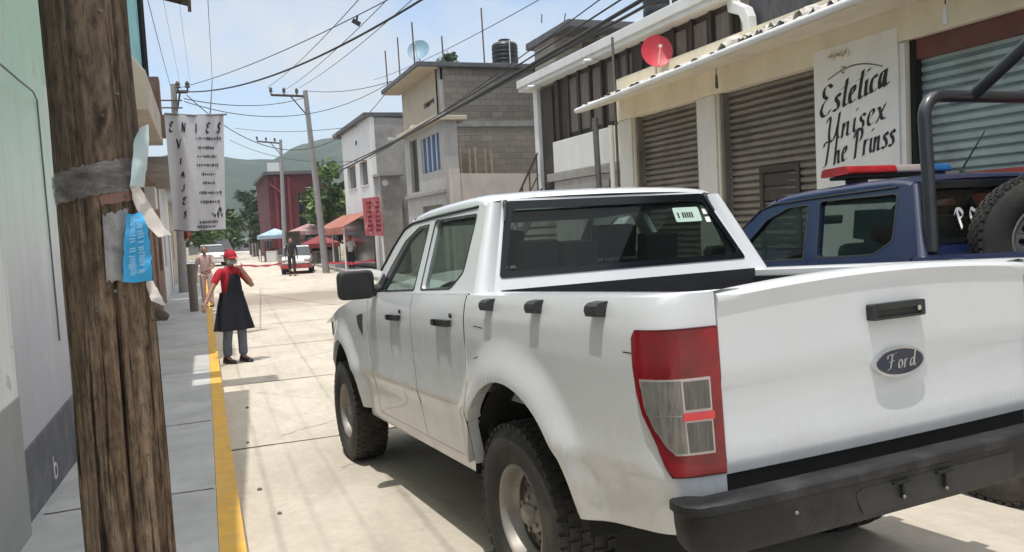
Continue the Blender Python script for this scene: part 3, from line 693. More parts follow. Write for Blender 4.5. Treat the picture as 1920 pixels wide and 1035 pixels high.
    m.tube([(0,-.75,.384),(0,.75,.384)], .06, 10); m.tube([(3.22,-.75,.384),(3.22,.75,.384)], .05, 10); m.lathe([(.0005,-.16),(.12,-.1),(.15,0),(.12,.1),(.0005,.16)], 14, (0,.0,.38), 'y')
    m.build('underbody', M_DARK, T)
    # ---- cabin
    m = MB(); m.box(.45,2.5,-.83,.83,.56,.62); m.box(2.30,2.60,-.78,.78,.62,1.17); m.box(2.08,2.32,-.74,.74,1.02,1.18); m.box(.44,2.4,.78,.82,.62,1.24); m.box(.44,2.4,-.82,-.78,.62,1.24)
    m.build('cabin_lining', M_INT, T, bevel=.02)
    for y in (.38, -.38):
        m = MB(); m.obox((1.55,y,.86), (.52,.50,.16), (0,-.08,0)); m.obox((1.27,y,1.13), (.13,.48,.56), (0,-.20,0)); st = m.build('front_seat', M_INT, T, bevel=.05)
        m = MB(); m.obox((1.17,y,1.525), (.10,.26,.19), (0,-.18,0)); m.tube([(1.21,y+.06,1.35),(1.19,y+.06,1.47)], .008, 6); m.tube([(1.21,y-.06,1.35),(1.19,y-.06,1.47)], .008, 6); m.build('headrest', M_INT, st, bevel=.05)
    m = MB(); m.box(.62,1.05,-.66,.66,.74,.92); m.obox((.55,0,1.10), (.12,1.32,.50), (0,-.14,0)); st = m.build('rear_seat', M_INT, T, bevel=.04)
    for y in (.43, .20, -.30):
        m = MB(); m.obox((.60,y,1.455 if y != .20 else 1.44), (.09,.20,.17), (0,-.12,0)); m.tube([(.60,y+.05,1.30),(.60,y+.05,1.42)], .008, 6); m.tube([(.60,y-.05,1.30),(.60,y-.05,1.42)], .008, 6); m.build('headrest', M_INT, st, bevel=.045)
    m = MB(); c0 = Vector((2.0,.38,1.17)); m.tube([c0 + Vector((-.06*math.sin(a)*1.2, .185*math.cos(a), .165*math.sin(a))) for a in [2*math.pi*i/24 for i in range(25)]], .015, 8); m.tube([(2.0,.38,1.17),(2.2,.38,1.10)], .03, 8); m.tube([(2.0,.2,1.17),(2.0,.56,1.17)], .015, 6)
    m.build('steering_wheel', M_INT, T, 60)
    m = MB(); m.obox((1.95,0,1.60), (.03,.22,.07), (0,-.3,0)); m.build('rear_view_mirror', M_BLACKP, T, bevel=.01)
    if not police:
        m = MB(); m.plate(rpoly(rect(-.545,-.375,1.588,1.668), .012), [], lambda a,b,d: (rx(b)+.008+d, a, b), .002); sk = m.build('window_sticker', M_STK, rw)
        m = MB()
        for i, q in enumerate((-.40,-.43,-.445,-.46,-.475,-.49)): m.plate(rect(q-.005,q+.005,1.61,1.64), [], lambda a,b,d: (rx(b)+.0065+d*.2, a, b), .004)
        m.build('sticker_mark', M_INT, sk)
        m = MB(); m.plate(rpoly(rect(-.600,-.570,1.58,1.61), .004), [], lambda a,b,d: (rx(b)+.008+d, a, b), .002); m.plate(rpoly(rect(-.595,-.568,1.625,1.655), .004), [], lambda a,b,d: (rx(b)+.008+d, a, b), .002); m.split('small_sticker', M_WHITE, rw)
        # scratches on the body
        m = MB()
        for (x, z, l, dz) in ((.31,1.165,.11,-.004),(.33,1.02,.07,.012),(-.93,1.135,.10,-.003)):
            for k in range(6):
                xa, xb = x-l*k/6, x-l*(k+1)/6; za, zb = z+dz*k*k/30, z+dz*(k+1)**2/30
                m.add([(xa,side_y(xa,za)+.0015,za-.002),(xb,side_y(xb,zb)+.0015,zb-.002),(xb,side_y(xb,zb)+.0015,zb+.002),(xa,side_y(xa,za)+.0015,za+.002)], [(0,1,2,3)])
        m.build('scratch', M_DARK, T)
        m = MB(); m.add([(-1.1515,.50,.862),(-1.1515,.45,.868),(-1.1515,.45,.871),(-1.1515,.50,.865)], [(0,1,2,3)])
    return T, rw, rx

ZT = 0.0
WT, _, _ = make_truck('white double cab pickup with black scuffed rear bumper, parked in the sunny street', 'two pickups parked side by side', (0,0,0), (0, R(3.15), R(3.5)), M_WPAINT)
# ---------------------------------------------------------------- blue patrol pickup beside the white one
BT, brw, rx = make_truck('dark blue pickup with red and blue roof light bar and tube roll cage', 'two pickups parked side by side', (-.12, -2.62, gz(-.1)), (0, R(3.15), R(1.2)), M_BPAINT, police=True)
m = MB()
hx, hy, hz_, rr = .37, .79, 2.215, .13
def hoop(x, y, z):
    p = [(x, y, 1.33)]; p += [(x, y-rr+rr*math.cos(a), z-rr+rr*math.sin(a)) for a in [math.pi/2*i/6 for i in range(7)]]
    return p + [(x, -q[1], q[2]) for q in p[::-1]]
m.tube(hoop(hx, hy, hz_), .036, 12); m.tube(hoop(-.98, hy, hz_+.80), .036, 12)
for y in (.40, -.40): m.tube([(hx, y, hz_), (-.98, y, hz_+.80)], .036, 12)
m.build('roll_cage', M_CAGE, BT, 60)
M_BLUEL2 = mk('dull blue lamp lens', (.012, .09, .24), .25, var=.2, coat=.3)
M_RED3 = mk('dull red lamp lens', (.33, .012, .018), .25, var=.25, scale=9, coat=.3)
lb = bpy.data.objects.new('light_bar', None); COL.objects.link(lb); lb.parent = BT
def lbox(nm, y0, y1, mat, z0=1.868, z1=1.925, g=0):
    m = MB(); pr = rpoly([(1.14-g,z0),(1.40+g,z0),(1.38+g,z1),(1.16-g,z1)], .02)
    m.plate(pr, [], lambda a,b,d: (a, y0 + d*(y1-y0), b), 1); return m.build(nm, mat, lb, 40)
lbox('red_lens', .16, .60, M_RED3); lbox('blue_lens', -.36, -.16, M_BLUEL2); lbox('speaker_housing', -.158, .158, M_CHW)
m = MB(); m.box(1.18,1.36,-.34,.56,1.845,1.866)
for y in (.4,-.25): m.box(1.22,1.33,y-.05,y+.05,1.80,1.844)
m.build('mounting_foot', M_BLACKP, lb, bevel=.004)
m = MB(); m.tube([(1.0,-.30,1.80),(1.02,-.30,1.86)], .018, 8); m.tube([(1.02,-.30,1.86),(.86,-.34,2.10)], [.007,.004], 6); m.build('antenna', M_BLACKP, BT)
wheel_parts(BT, 0, 1, ((.08, .24, 1.35), (0, 0, R(52))))
m = MB()
f_ = lambda a,b,d: (rx(b)-.009-d, -a, b)
for c, x0 in (('P', -.485), ('O', -.365)): script(m, c, f_, x0, 1.455, .115, .085, nib=(.10,.08))
m.build('window_lettering', M_WHITE, brw)

# ---------------------------------------------------------------- materials of the houses
M_CREAM = mk('cream painted plaster', (.74, .665, .52), .85, var=.08, scale=1.2, bump=.12, bscale=40, stain=(.42, .37, .29), stain_amt=.35, sscale=1.5, stretch=(1, 1, .35))
M_PILL = mk('greyish white plaster', (.66, .64, .60), .85, var=.09, scale=1.5, bump=.12, bscale=40, stain=(.38, .36, .33), stain_amt=.4, sscale=1.5, stretch=(1, 1, .35))
M_WPLAS = mk('white painted plaster', (.66, .66, .65), .8, var=.07, scale=1.3, bump=.1, bscale=40, stain=(.42, .41, .39), stain_amt=.4, sscale=1.3, stretch=(1, 1, .3))
M_BROWNS = mk('grey brown roller shutter', (.21, .183, .16), .5, metal=.15, var=.16, scale=2.5, stain=(.09, .075, .06), stain_amt=.5, sscale=2)
M_BLUES = mk('blue grey roller shutter', (.34, .42, .43), .5, metal=.15, var=.14, scale=2.5, stain=(.20, .17, .15), stain_amt=.55, sscale=1.6)
M_MAROON = mk('maroon steel box', (.15, .045, .035), .6, var=.25, scale=3, stain=(.07,.04,.03))
M_TILE = mk('weathered pale roof tile', (.50, .48, .45), .9, var=.3, scale=8, bump=.3, stain=(.12, .11, .10), stain_amt=.8, sscale=9)
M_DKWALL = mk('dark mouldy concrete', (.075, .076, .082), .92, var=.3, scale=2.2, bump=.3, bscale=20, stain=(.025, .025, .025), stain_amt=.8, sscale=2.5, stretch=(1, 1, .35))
M_WOOD = mk('dark stained timber', (.048, .036, .030), .7, var=.3, scale=3, stretch=(6, 6, .6), bump=.2, bscale=12)
M_WOOD2 = mk('greyed timber panel', (.165, .135, .115), .8, var=.25, scale=3, stretch=(6, 6, .6), bump=.2, bscale=12)
M_BLOCK_X = blocks('grey block wall facing the street end', (.26, .228, .190), (.17, .15, .13), bw=.42, bh=.21, axis='y', var=.16)
M_BLOCK_Y = blocks('grey block wall along the street', (.26, .245, .225), (.20, .19, .175), axis='x')
M_TAN = mk('tan plaster', (.46, .40, .31), .88, var=.12, scale=1.2, bump=.12, stain=(.28, .245, .20), stain_amt=.5, sscale=1.2)
M_SLABD = mk('dark weathered roof slab', (.10, .10, .105), .9, var=.3, scale=3)
M_PIPE = mk('dull steel pipe', (.16, .15, .14), .5, metal=.5, var=.2, scale=6)
M_IRON = mk('rusty iron', (.075, .055, .045), .8, var=.35, scale=9)
M_TANK = mk('black plastic water tank', (.012, .013, .016), .45, var=.2, scale=4)
M_DISHR = mk('red satellite dish', (.50, .035, .055), .5, var=.12, scale=3)
M_DISHB = mk('blue grey satellite dish', (.15, .26, .33), .5, var=.12, scale=3)
M_WINB = glass('blue window glass', (.10, .16, .28), 1, dirt=.25)
M_WIND = mk('dark window', (.016, .018, .022), .12, var=.3, scale=2, spec=.8)
M_BLUEC = mk('blue curtain', (.05, .10, .22), .8, var=.3, scale=2, stretch=(9, 9, .4))
M_ROD = mk('rusty reinforcing bar', (.12, .09, .075), .8, var=.2, scale=8)
M_REDPAINT = mk('faded red paint', (.38, .06, .05), .7, var=.25, scale=3, stain=(.5, .36, .33), stain_amt=.6, sscale=3)
M_ANNEX = mk('unpainted grey render', (.40, .385, .36), .9, var=.14, scale=1.3, bump=.2, bscale=25, stain=(.24, .225, .205), stain_amt=.6, sscale=1.2, stretch=(1, 1, .4))
M_BLACK = mk('black sign paint', (.012, .012, .013), .6, var=.15, scale=12)
M_SIGNW = mk('white sign paint', (.74, .72, .69), .6, var=.05, scale=2, stain=(.50, .46, .42), stain_amt=.35, sscale=1.4)
M_CABLE = mk('black cable', (.018, .018, .02), .6, var=.2)
fY = lambda Y: (lambda a, b, d: (a, Y - d, b))      # walls along the street, thickness away from it (right side)
fX = lambda X: (lambda a, b, d: (X + d, a, b))      # walls across the street

# ---------------------------------------------------------------- shop with roller shutters
SY = -4.9
S = thing('shop_building', 'cream shop row with three roller shutters and black script sign', 'shop building', (4, SY, -.2))
def P(name, mb, mat, parent, smooth=None, bevel=0, at=(4, SY, -.2)):
    sp_ = name in ('pillar', 'guide_rail', 'timber_panel', 'screen_post', 'spout', 'downpipe', 'awning_post', 'balcony_bracket', 'window', 'stair_treads', 'stringer', 'pilaster', 'column', 'handrail_pipe', 'concrete_frame', 'printed_mark', 'meter_box', 'stair_tread')
    mb.v = [(v[0]-at[0], v[1]-at[1], v[2]-at[2]) for v in mb.v]
    if sp_: return mb.split(name, mat, parent, smooth, bevel)[0]
    return mb.build(name, mat, parent, smooth, bevel)
OP = [(-1.2, 3.294), (4.634, 6.567), (7.108, 8.953)]
m = MB(); m.plate(rect(-8, 9.5, -.4, 4.0), [rect(a, b, -.3, 3.27) for a, b in OP], fY(SY), .26)
m.box(9.24, 9.5, -10.5, SY-.262, -.4, 4.0)
P('wall', m, M_CREAM, S)
m = MB()
for a, b in ((9.0, 9.42), (6.61, 7.06)): m.box(a, b, SY+.001, SY+.03, -.35, 3.262)
P('pillar', m, M_PILL, S, bevel=.006)
m = MB(); m.box(-8, 9.46, SY+.002, SY+.045, 3.268, 3.62); P('lintel_beam', m, M_CREAM, S, bevel=.008)
for (a, b), mat, nm in zip(OP, (M_BLUES, M_BROWNS, M_BROWNS), 'abc'):
    m = MB(); z = -.3; rows = []
    while z < 3.16 if mat is M_BLUES else z < 3.27:
        for dz, dy in ((0, -.012), (.016, .030), (.062, .036), (.080, .010), (.090, -.014)):
            rows.append((z+dz*.93, dy))
        z += .092
    n = 8
    m.grid([[(lerp(a+.02,b-.02,i/n), SY-.16+dy+.006*math.sin(i*1.7+zz*2), zz) for i in range(n+1)] for zz, dy in rows])
    sh = P('roller_shutter', m, mat, S)
    m = MB()
    for q in (a+.001, b-.061): m.box(q, q+.06, SY-.135, SY-.03, -.3, 3.268)
    P('guide_rail', m, M_DARK if mat is M_BLUES else M_BROWNS, sh)
    if mat is M_BLUES:
        m = MB(); m.box(a+.001, b-.001, SY-.19, SY-.05, 3.06, 3.268); P('shutter_box', m, M_MAROON, sh, bevel=.005)
        m = MB(); m.box(a+.06, b-.06, SY-.125, SY-.11, -.2, 1.87); P('lower_panel', m, M_REDPAINT, sh)
    if (a, b) == OP[1]:
        m = MB(); m.plate(rect(5.08, 5.86, -.2, 2.16), [rect(5.15, 5.79, -.1, 2.09)], fY(SY-.105), .03)
        for k in range(10): m.box(5.15, 5.79, SY-.131, SY-.122, .12+.2*k, .27+.2*k)
        P('wicket_door', m, M_WOOD, sh)
# sign panel between the shutters
m = MB(); m.plate(rect(3.37, 4.60, .35, 3.42), [], fY(SY+.052), .05); m.box(3.30,3.366,SY-.20,SY+.03,-.3,3.25)
sg = P('sign_panel', m, M_SIGNW, S)
fs = lambda a, b, d: (4.55 - a, SY + .0545 + d, b)
for txt, z0, sz, x0, w_ in (('Estetica', (1538,223), .34, 0, 1668), ('Unisex', (1548,272), .31, 0, 1662), ('The Prinss', (1543,316), .31, 0, 1678)):
    a_ = onY(*z0, SY+.054); b_ = onY(w_, 200, SY+.054)
    m = MB(); script(m, txt, fs, 4.55-a_.x, a_.z, sz, a_.x-b_.x, nib=(.074 if txt[0] == 'E' else .060, .034), sh=.06, dy={'E': .21, 'U': .20, 'T': .15}[txt[0]]); P('sign_lettering', m, M_BLACK, sg)
m = MB()      # thin ornament above and below the words
for pts in ([(.18+.8*i/14, 3.02+.13*math.sin(math.pi*(.1+.8*i/14))) for i in range(15)], [(.42+.05*math.cos(i*.7)*(1-i/14), 3.13+.035*math.sin(i*.7)) for i in range(11)], [(.60+.5*i/10, 1.60+.06*math.sin(i*.5)+.010*i) for i in range(11)]):
    for p, q in zip(pts, pts[1:]): m.add([fs(p[0],p[1]-.008,0), fs(q[0],q[1]-.008,0), fs(q[0],q[1]+.008,0), fs(p[0],p[1]+.008,0)], [(0,1,2,3)])
P('sign_ornament', m, M_PIPE, sg)
m = MB()
for i in range(9): m.obox((4.5-.16-.035*i, SY+.06, 3.31+.012*math.sin(i*2.1)), (.05, .012, .03+.02*(i % 3)), (0, .5*(i % 2), 0))
P('chipped_plaster', m, M_CREAM, sg)
# eaves
EY, EZ = -4.08, 3.40
def ez(x): return .024*(9.3-max(x, 1.5))
m = MB(); m.plate([(EY, EZ), (EY, EZ+.09), (SY-.6, 3.92), (SY-.6, 3.84), (SY-.01, 3.63)], [], lambda a, b, d: (1.5+d*7.85, a, b + (0 if a < -4.5 else ez(1.5+d*7.85))), 1)
m.plate([(EY, EZ), (EY, EZ+.09), (SY-.6, 3.92), (SY-.6, 3.84), (SY-.01, 3.63)], [], lambda a, b, d: (-8+d*9.5, a, b + (0 if a < -4.5 else ez(1.5))), 1); P('eaves', m, M_CREAM, S)
m = MB(); m.tube([(-8, EY+.03, EZ+.045+ez(1)), (1.5, EY+.03, EZ+.045+ez(1)), (5.2, EY+.03, EZ+.045+ez(5.2)), (9.4, EY+.03, EZ+.045+ez(9.4))], .042, 10); P('gutter_edge', m, M_WPLAS, S, 60)
m = MB(); q = random.Random(5); x = -2.0
while x < 9.3:
    wd = q.uniform(.10, .17); k = 1 if x < 5.3 else .12
    for row in range(3 if x < 5.3 else 1):
        if x < 5.3 and q.random() < .25: continue
        c = Vector((x, EY + .04 - .30*row + q.uniform(-.05,.03), EZ + ez(x) + .07 + .07*row + q.uniform(-.02,.05)*k)); ln = q.uniform(.2,.34)
        m.grid([[(c.x + wd*.5*math.cos(a), c.y - t*ln, c.z + wd*.42*math.sin(a)*(.4+.6*k) + t*.08 + q.uniform(-.03,.03)*k) for a in [math.pi*i/6 for i in range(7)]] for t in (0, .5, 1)])
    x += wd*q.uniform(.9, 1.15)
P('roof_tiles', m, M_TILE, S, 50)
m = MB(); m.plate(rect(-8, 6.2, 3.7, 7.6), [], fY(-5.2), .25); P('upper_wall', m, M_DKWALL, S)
m = MB(); pr = [(5.93,3.80),(6.08,3.80),(6.09,4.12),(6.16,4.26),(6.40,4.36),(6.44,4.62),(6.44,5.2),(6.30,5.2),(6.28,4.48),(6.02,4.34),(5.95,4.2)]
m.plate(pr, [], fY(-4.98), .14); P('white_cornice', m, M_WPLAS, S, bevel=.02)
for nm, X_, z0, z1, r_ in (('lamp', 2.42, 3.12, 3.42, .022), ('lamp', 5.92, 3.30, 3.45, .016)):
    o = thing('hanging_lamp_socket', 'small lamp socket on a short wire below the eaves, above the %s shutter' % ('blue grey' if X_ < 3 else 'wide brown'), 'lamp socket', (X_, -4.42, z1+.08), group='lamp sockets under the shop eaves')
    m = MB(); m.tube([(0,0,.05),(0,0,-.12)], .006, 6); m.build('wire', M_CABLE, o)
    m = MB(); m.lathe([(.0005,-.12),(r_*.7,-.125),(r_,-.16),(r_,-.21),(r_*1.3,-.24),(r_*1.1,-.30),(.0005,-.31)], 12); m.build('socket', M_PILL if X_ < 3 else M_IRON, o, 40)
# red satellite dish on the eaves
def dish(label, c, r, mat, aim, legs):
    o = thing('satellite_dish', label, 'satellite dish', c); m = MB(); n = Vector(aim).normalized(); u = n.cross(Vector((0,0,1))).normalized(); v = u.cross(n)
    rings = [[tuple(u*rad*math.cos(a)+v*rad*1.08*math.sin(a) - n*(.24*r*(1-(rad/r)**2))) for a in [2*math.pi*i/28 for i in range(28)]] for rad in (r, r*.75, r*.5, r*.25, .004)]
    fl = [p for q_ in rings for p in q_]; m.add(fl, [(i*28+j, i*28+(j+1)%28, (i+1)*28+(j+1)%28, (i+1)*28+j) for i in range(4) for j in range(28)])
    bk = [tuple(Vector(p)-n*.012) for p in fl]; m.add(bk, [(i*28+j, (i+1)*28+j, (i+1)*28+(j+1)%28, i*28+(j+1)%28) for i in range(4) for j in range(28)])
    m.add(rings[0]+bk[:28], [(j, (j+1)%28, 28+(j+1)%28, 28+j) for j in range(28)])
    m.build('reflector', mat, o, 60)
    m = MB(); a0 = -v*r*.95; tip = n*r*1.15 - v*r*.25; m.tube([a0, tip], r*.035, 8); m.obox(tip, (r*.16,)*3); m.build('feed_arm', M_PILL, o)
    m = MB(); m.tube([-n*.24*r - n*.012, -n*(.24*r+.10), -n*(.24*r+.10)+Vector((0,0,-legs))], r*.07, 10); m.obox(-n*(.24*r+.10)+Vector((0,0,-legs)), (r*.7, r*.7, .02)); m.build('mast', M_PILL, o)
    return o
dish('red satellite dish fixed on the shop eaves', onX(1232, 95, 7.9), .245, M_DISHR, (-.9, .35, .25), .35)

# ---------------------------------------------------------------- house with dark timber balcony
B0 = (11, -5, -.25)
Bh = thing('balcony_house', 'grey house with dark timber screen balcony under a long white slab', 'house', B0)
PB = lambda nm, mb, mat, par=None, sm=None, bv=0: P(nm, mb, mat, par or Bh, sm, bv, B0)
BY = -5.0
m = MB(); m.plate(rect(9.56, 12.56, -.4, 2.42), [], fY(BY), .2); m.box(9.55, 13.55, -9.5, -6.2, -.4, 4.5); PB('wall', m, M_CONC)
m = MB(); m.box(9.56, 12.9, -6.198, BY+.02, 2.43, 2.60); PB('balcony_floor', m, M_CONC, bv=.01)
m = MB(); m.box(9.57, 12.56, BY-.12, BY-.001, 2.602, 3.25); PB('balcony_parapet', m, M_WPLAS, bv=.01)
sc_ = MB(); sc_.box(6.35, 12.6, BY-.16, BY-.10, 3.252, 4.52); scr = PB('timber_screen', sc_, M_WOOD)
m = MB(); x = 6.45; q = random.Random(9); k = 0
while x < 12.3:
    wd = .36
    if k % 6 != 4: m.box(x, x+wd, BY-.099, BY-.08, 3.36, 4.42)
    x += .54 + (.05 if k % 3 == 0 else 0); k += 1
PB('timber_panel', m, M_WOOD2, scr)
m = MB(); x = 6.42
for k in range(13): m.box(x-.03, x+.03, BY-.078, BY-.04, 3.252, 4.51); x += .49
PB('screen_post', m, M_WOOD, scr)
m = MB(); m.box(12.62, 13.22, BY-.12, BY-.06, 2.25, 4.45); PB('door', m, M_WOOD)
m = MB(); m.box(13.24, 13.46, BY-.2, BY+.02, 1.9, 4.50); PB('column', m, M_WPLAS, bv=.01)
m = MB(); m.box(6.3, 13.95, -9.6, BY+.16, 4.52, 4.79); m.box(6.3,13.95,BY+.161,BY+.20,4.60,4.77); PB('roof_slab', m, M_WPLAS, bv=.012)
m = MB()
for x in (10.3, 13.0): m.tube([(x, BY+.05, 4.50), (x, BY+.32, 4.47)], .045, 8)
PB('spout', m, M_WPLAS, None, 50)
m = MB(); m.tube([(9.95,BY+.06,2.15),(11.05,BY+.06,2.12),(11.15,BY+.06,2.02),(11.15,BY+.06,1.7)], .03, 8); m.tube([(9.95,BY+.06,2.3),(9.95,BY+.06,1.6)], .03, 8); PB('handrail_pipe', m, M_IRON, None, 50)
# outside stairs running down along the wall
m = MB(); N = 12
for k in range(N):
    x = 12.75 + .28*k; z = 2.25 - .19*k; m.box(x, x+.30, BY-.9, BY+.25, z-.06, z)
st = PB('stair_tread', m, M_SLABD)
m = MB()
for y in (BY+.262, BY-.94): m.plate([(12.7,2.30),(16.2,-.07),(16.2,-.33),(12.7,2.04)], [], lambda a,b,d: (a, y-d, b), .04)
PB('stringer', m, M_IRON, st)
m = MB()
for k in range(8): x = 12.9+.45*k; z = 2.2-.19*(x-12.75)/.28; m.tube([(x,BY+.24,z),(x,BY+.24,z+.9)], .018, 6)
m.tube([(12.85,BY+.24,3.05),(16.1,BY+.24,.87)], .025, 6); m.tube([(12.85,BY+.24,2.6),(16.1,BY+.24,.42)], .015, 6); PB('stair_railing', m, M_IRON, st)
# posts standing in front of the balcony house
def post(name, label, cat, p0, p1, r_, mat, group=None, n=10):
    o = MB(); p0, p1 = Vector(p0), Vector(p1); o.tube([(0,0,0), tuple(p1-p0)], r_, n); ob = o.build(name, mat, None, 60); ob.location = p0; return tag(ob, label, cat, group)
a = onY(1127, 345, -4.75); b = onY(1115, 215, -4.75)
post('steel_post', 'thick dull steel post in front of the white balcony wall', 'post', (a.x, -4.75, gz(9)), (b.x, -4.75, 3.42), .055, M_PIPE)
a = onY(1160, 345, -4.55); b = onY(1148, 70, -4.55)
post('service_mast', 'thin grey pipe mast rising through the corner of the shop eaves', 'mast', (a.x, -4.55, gz(9)), (b.x, -4.55, b.z), .022, M_PIPE)
a = onY(1170, 225, -4.8); m = MB(); m.tube([(0,0,0),(0,0,3.5)], .045, 10); o = m.build('drainpipe', M_PILL, None, 60); o.location = (9.62, -4.82, gz(9)); tag(o, 'cream drainpipe at the left corner of the shop row', 'drainpipe')

# ---------------------------------------------------------------- water tanks
def tank(label, c, r, h, group='black water tanks on the roofs'):
    o = thing('water_tank', label, 'water tank', c, group=group); m = MB()
    prof = [(.0005,0),(r*.98,0)]
    for k in range(7): z = h*.80*k/7; prof += [(r,z+.02),(r,z+h*.08),(r*.965,z+h*.095),(r*.965,z+h*.105)]
    prof += [(r,h*.82),(r*.9,h*.88),(r*.45,h*.95),(r*.42,h*.95)]
    m.lathe(prof, 28); m.build('tank_body', M_TANK, o, 35)
    m = MB(); m.lathe([(r*.44,h*.95),(r*.46,h*.985),(r*.40,h),(.0005,h*1.01)], 20); m.build('lid', M_TANK, o, 40)
    m = MB(); m.tube([(-r*1.04,0,.0),(-r*1.04,0,h*.9)], .02, 6); m.build('inlet_pipe', M_PILL, o)
    return o
c = onY(1240, 45, -5.5); tank('tall black water tank standing on the white roof slab of the balcony house', (c.x, -5.5, 4.79), .30, 1.5)

# ---------------------------------------------------------------- half built concrete house behind
HX = 18.2
H0 = (HX, -11, -.3)
Hh = thing('concrete_house', 'unfinished grey concrete house with overhanging roof slab, behind the balcony house', 'house', H0)
PH = lambda nm, mb, mat, par=None, bv=0: P(nm, mb, mat, par or Hh, None, bv, H0)
pz = lambda u, v: onX(u, v, HX)
nc = pz(1065, 38); fc_ = onY(985, 82, nc.y); wy = onX(1040, 90, HX+1.2).y; zt0 = nc.z-.17
m = MB(); m.plate([(wy, -.3), (nc.y-7, -.3), (nc.y-7, zt0), (wy, zt0)], [[(p.y, p.z) for p in (pz(1125,78), pz(1165,78), pz(1165,58), pz(1125,58))]], fX(HX+1.2), .2)
m.box(HX+1.4, fc_.x-.5, wy-.2, wy, -.3, zt0); PH('wall', m, M_BLOCK_X)
m = MB(); m.box(HX, fc_.x, nc.y-7.2, nc.y, zt0+.001, nc.z+.05); PH('roof_slab', m, M_SLABD, bv=.02)
m = MB(); m.box(HX+.9, HX+1.19, wy-1.7, wy-1.4, -.3, zt0); m.box(HX+.9,HX+1.19,wy-4.6,wy-4.3,-.3,zt0); PH('column', m, M_CONC)
for k, (u, v0, v1) in enumerate(((1027, 20, 60), (1068, 18, 40))):
    a = pz(u, v1); b = pz(u, v0); post('reinforcing_bar', ['rusty bar at the far left of the unfinished concrete house roof', 'rusty bar at the near corner of the unfinished concrete house roof'][k], 'steel bar', (HX+.4+k*.1, nc.y-.1 if k else a.y, nc.z), (HX+.4, (nc.y-.1 if k else a.y)-.02, b.z), .018, M_ROD, 'bars on the unfinished concrete house', 6)

# ---------------------------------------------------------------- grey block house with flat roof
CX = 24.0
C0 = (27, -7, -.3)
Ch = thing('block_house', 'tall grey concrete block house with flat dark roof slab and blue window', 'house', C0)
PC = lambda nm, mb, mat, par=None, bv=0, sm=None: P(nm, mb, mat, par or Ch, sm, bv, C0)
cz = lambda u, v: onX(u, v, CX)
y0 = cz(822, 200).y; y1 = cz(1046, 200).y - .6; zt = cz(900, 122).z - .12
m = MB(); m.plate([(y0-.01, -.3), (y1, -.3), (y1, zt), (y0-.01, zt)], [], fX(CX), .2); PC('end_wall', m, M_BLOCK_X)
w_ = [onY(u, v, y0) for u, v in ((795,205),(815,200),(815,182),(795,190))]
m = MB(); m.plate(rect(CX, 29.2, -.3, zt), [rect(w_[1].x, w_[0].x, w_[0].z, w_[2].z)], fY(y0), .2); m.box(29.0, 29.2, y1, y0-.2, -.3, zt); fw = PC('front_wall', m, M_TAN)
m = MB(); m.box(w_[1].x, w_[0].x, y0-.15, y0-.12, w_[0].z, w_[2].z); PC('window', m, M_WIND, fw)
m = MB(); a = cz(775, 122); m.box(CX-.25, 29.6, y1, y0+.75, zt, zt+.16); PC('roof_slab', m, M_SLABD, bv=.02)
m = MB(); m.box(CX-.2, 29.5, y0+.01, y0+.70, zt-.05, zt-.002); PC('soffit', m, M_TAN)
m = MB(); m.box(CX-.02, CX+.18, y0-.12, y0+.0, -.3, zt); m.box(CX-.03,CX-.001,y1,y0-.12,cz(900,232).z-.1,cz(900,232).z+.1); PC('concrete_frame', m, M_CONC)
m = MB()
for x in (25.2, 28.9): m.box(x, x+.16, y0+.02, y0+.70, zt-1.9, zt-1.8); pass
PC('balcony_bracket', m, M_WPLAS)
# projecting lower front with the blue window
ay = -5.38
p = lambda u, v: onY(u, v, ay)
xa, xb = p(833, 300).x, p(760, 300).x
zt2 = p(835, 238).z
m = MB(); wn = [p(u, v) for u, v in ((792, 322), (826, 310), (824, 246), (790, 258))]; dn = [p(u, v) for u, v in ((773, 362), (787, 358), (783, 258), (770, 264))]
gd = [p(u, v) for u, v in ((795, 420), (832, 420), (832, 382), (795, 388))]
m.plate(rect(xa, xb, -.3, zt2+.25), [rect(wn[1].x, wn[0].x, wn[0].z-.1, wn[2].z), rect(dn[1].x, dn[0].x, dn[0].z, dn[2].z), rect(gd[1].x, gd[0].x, -.28, gd[2].z)], fY(ay), .15)
m.box(xa-.0, xa+.15, y0+.03, ay-.152, -.3, zt2+.25); an = PC('annex_wall', m, M_ANNEX)
m = MB(); m.box(wn[1].x, wn[0].x, ay-.11, ay-.09, wn[0].z-.1, wn[2].z); wb = PC('blue_window', m, M_BLUEC, an)
m = MB()
for k in range(5): x = lerp(wn[1].x, wn[0].x, k/4); m.box(x-.03, x+.03, ay-.088, ay-.05, wn[0].z-.1, wn[2].z)
PC('window_frame', m, M_WPLAS, wb)
m = MB(); m.box(dn[1].x, dn[0].x, ay-.14, ay-.12, dn[0].z, dn[2].z); PC('doorway', m, M_WIND, an)
m = MB(); m.box(gd[1].x, gd[0].x, ay-.12, ay-.10, -.28, gd[2].z); PC('garage_door', m, M_BROWNS, an)
m = MB(); m.box(xa-.15, xb+.1, ay-.8, ay+.28, zt2+.251, zt2+.40); PC('annex_roof', m, M_TAN, an, .02)
m = MB(); m.box(xa-.05, xb, ay+.001, ay+.10, p(800,362).z-.1, p(800,362).z+.02); PC('ledge', m, M_CONC, an, .01)
c = onX(946, 88, 26); tank('black water tank with a lid on the flat roof of the grey block house', (26, c.y, zt+.16), .50, 1.35)
c = onX(784, 93, 25.2); dish('blue grey satellite dish on the roof edge of the grey block house', c, .40, M_DISHB, (-.8, .45, .5), .45)
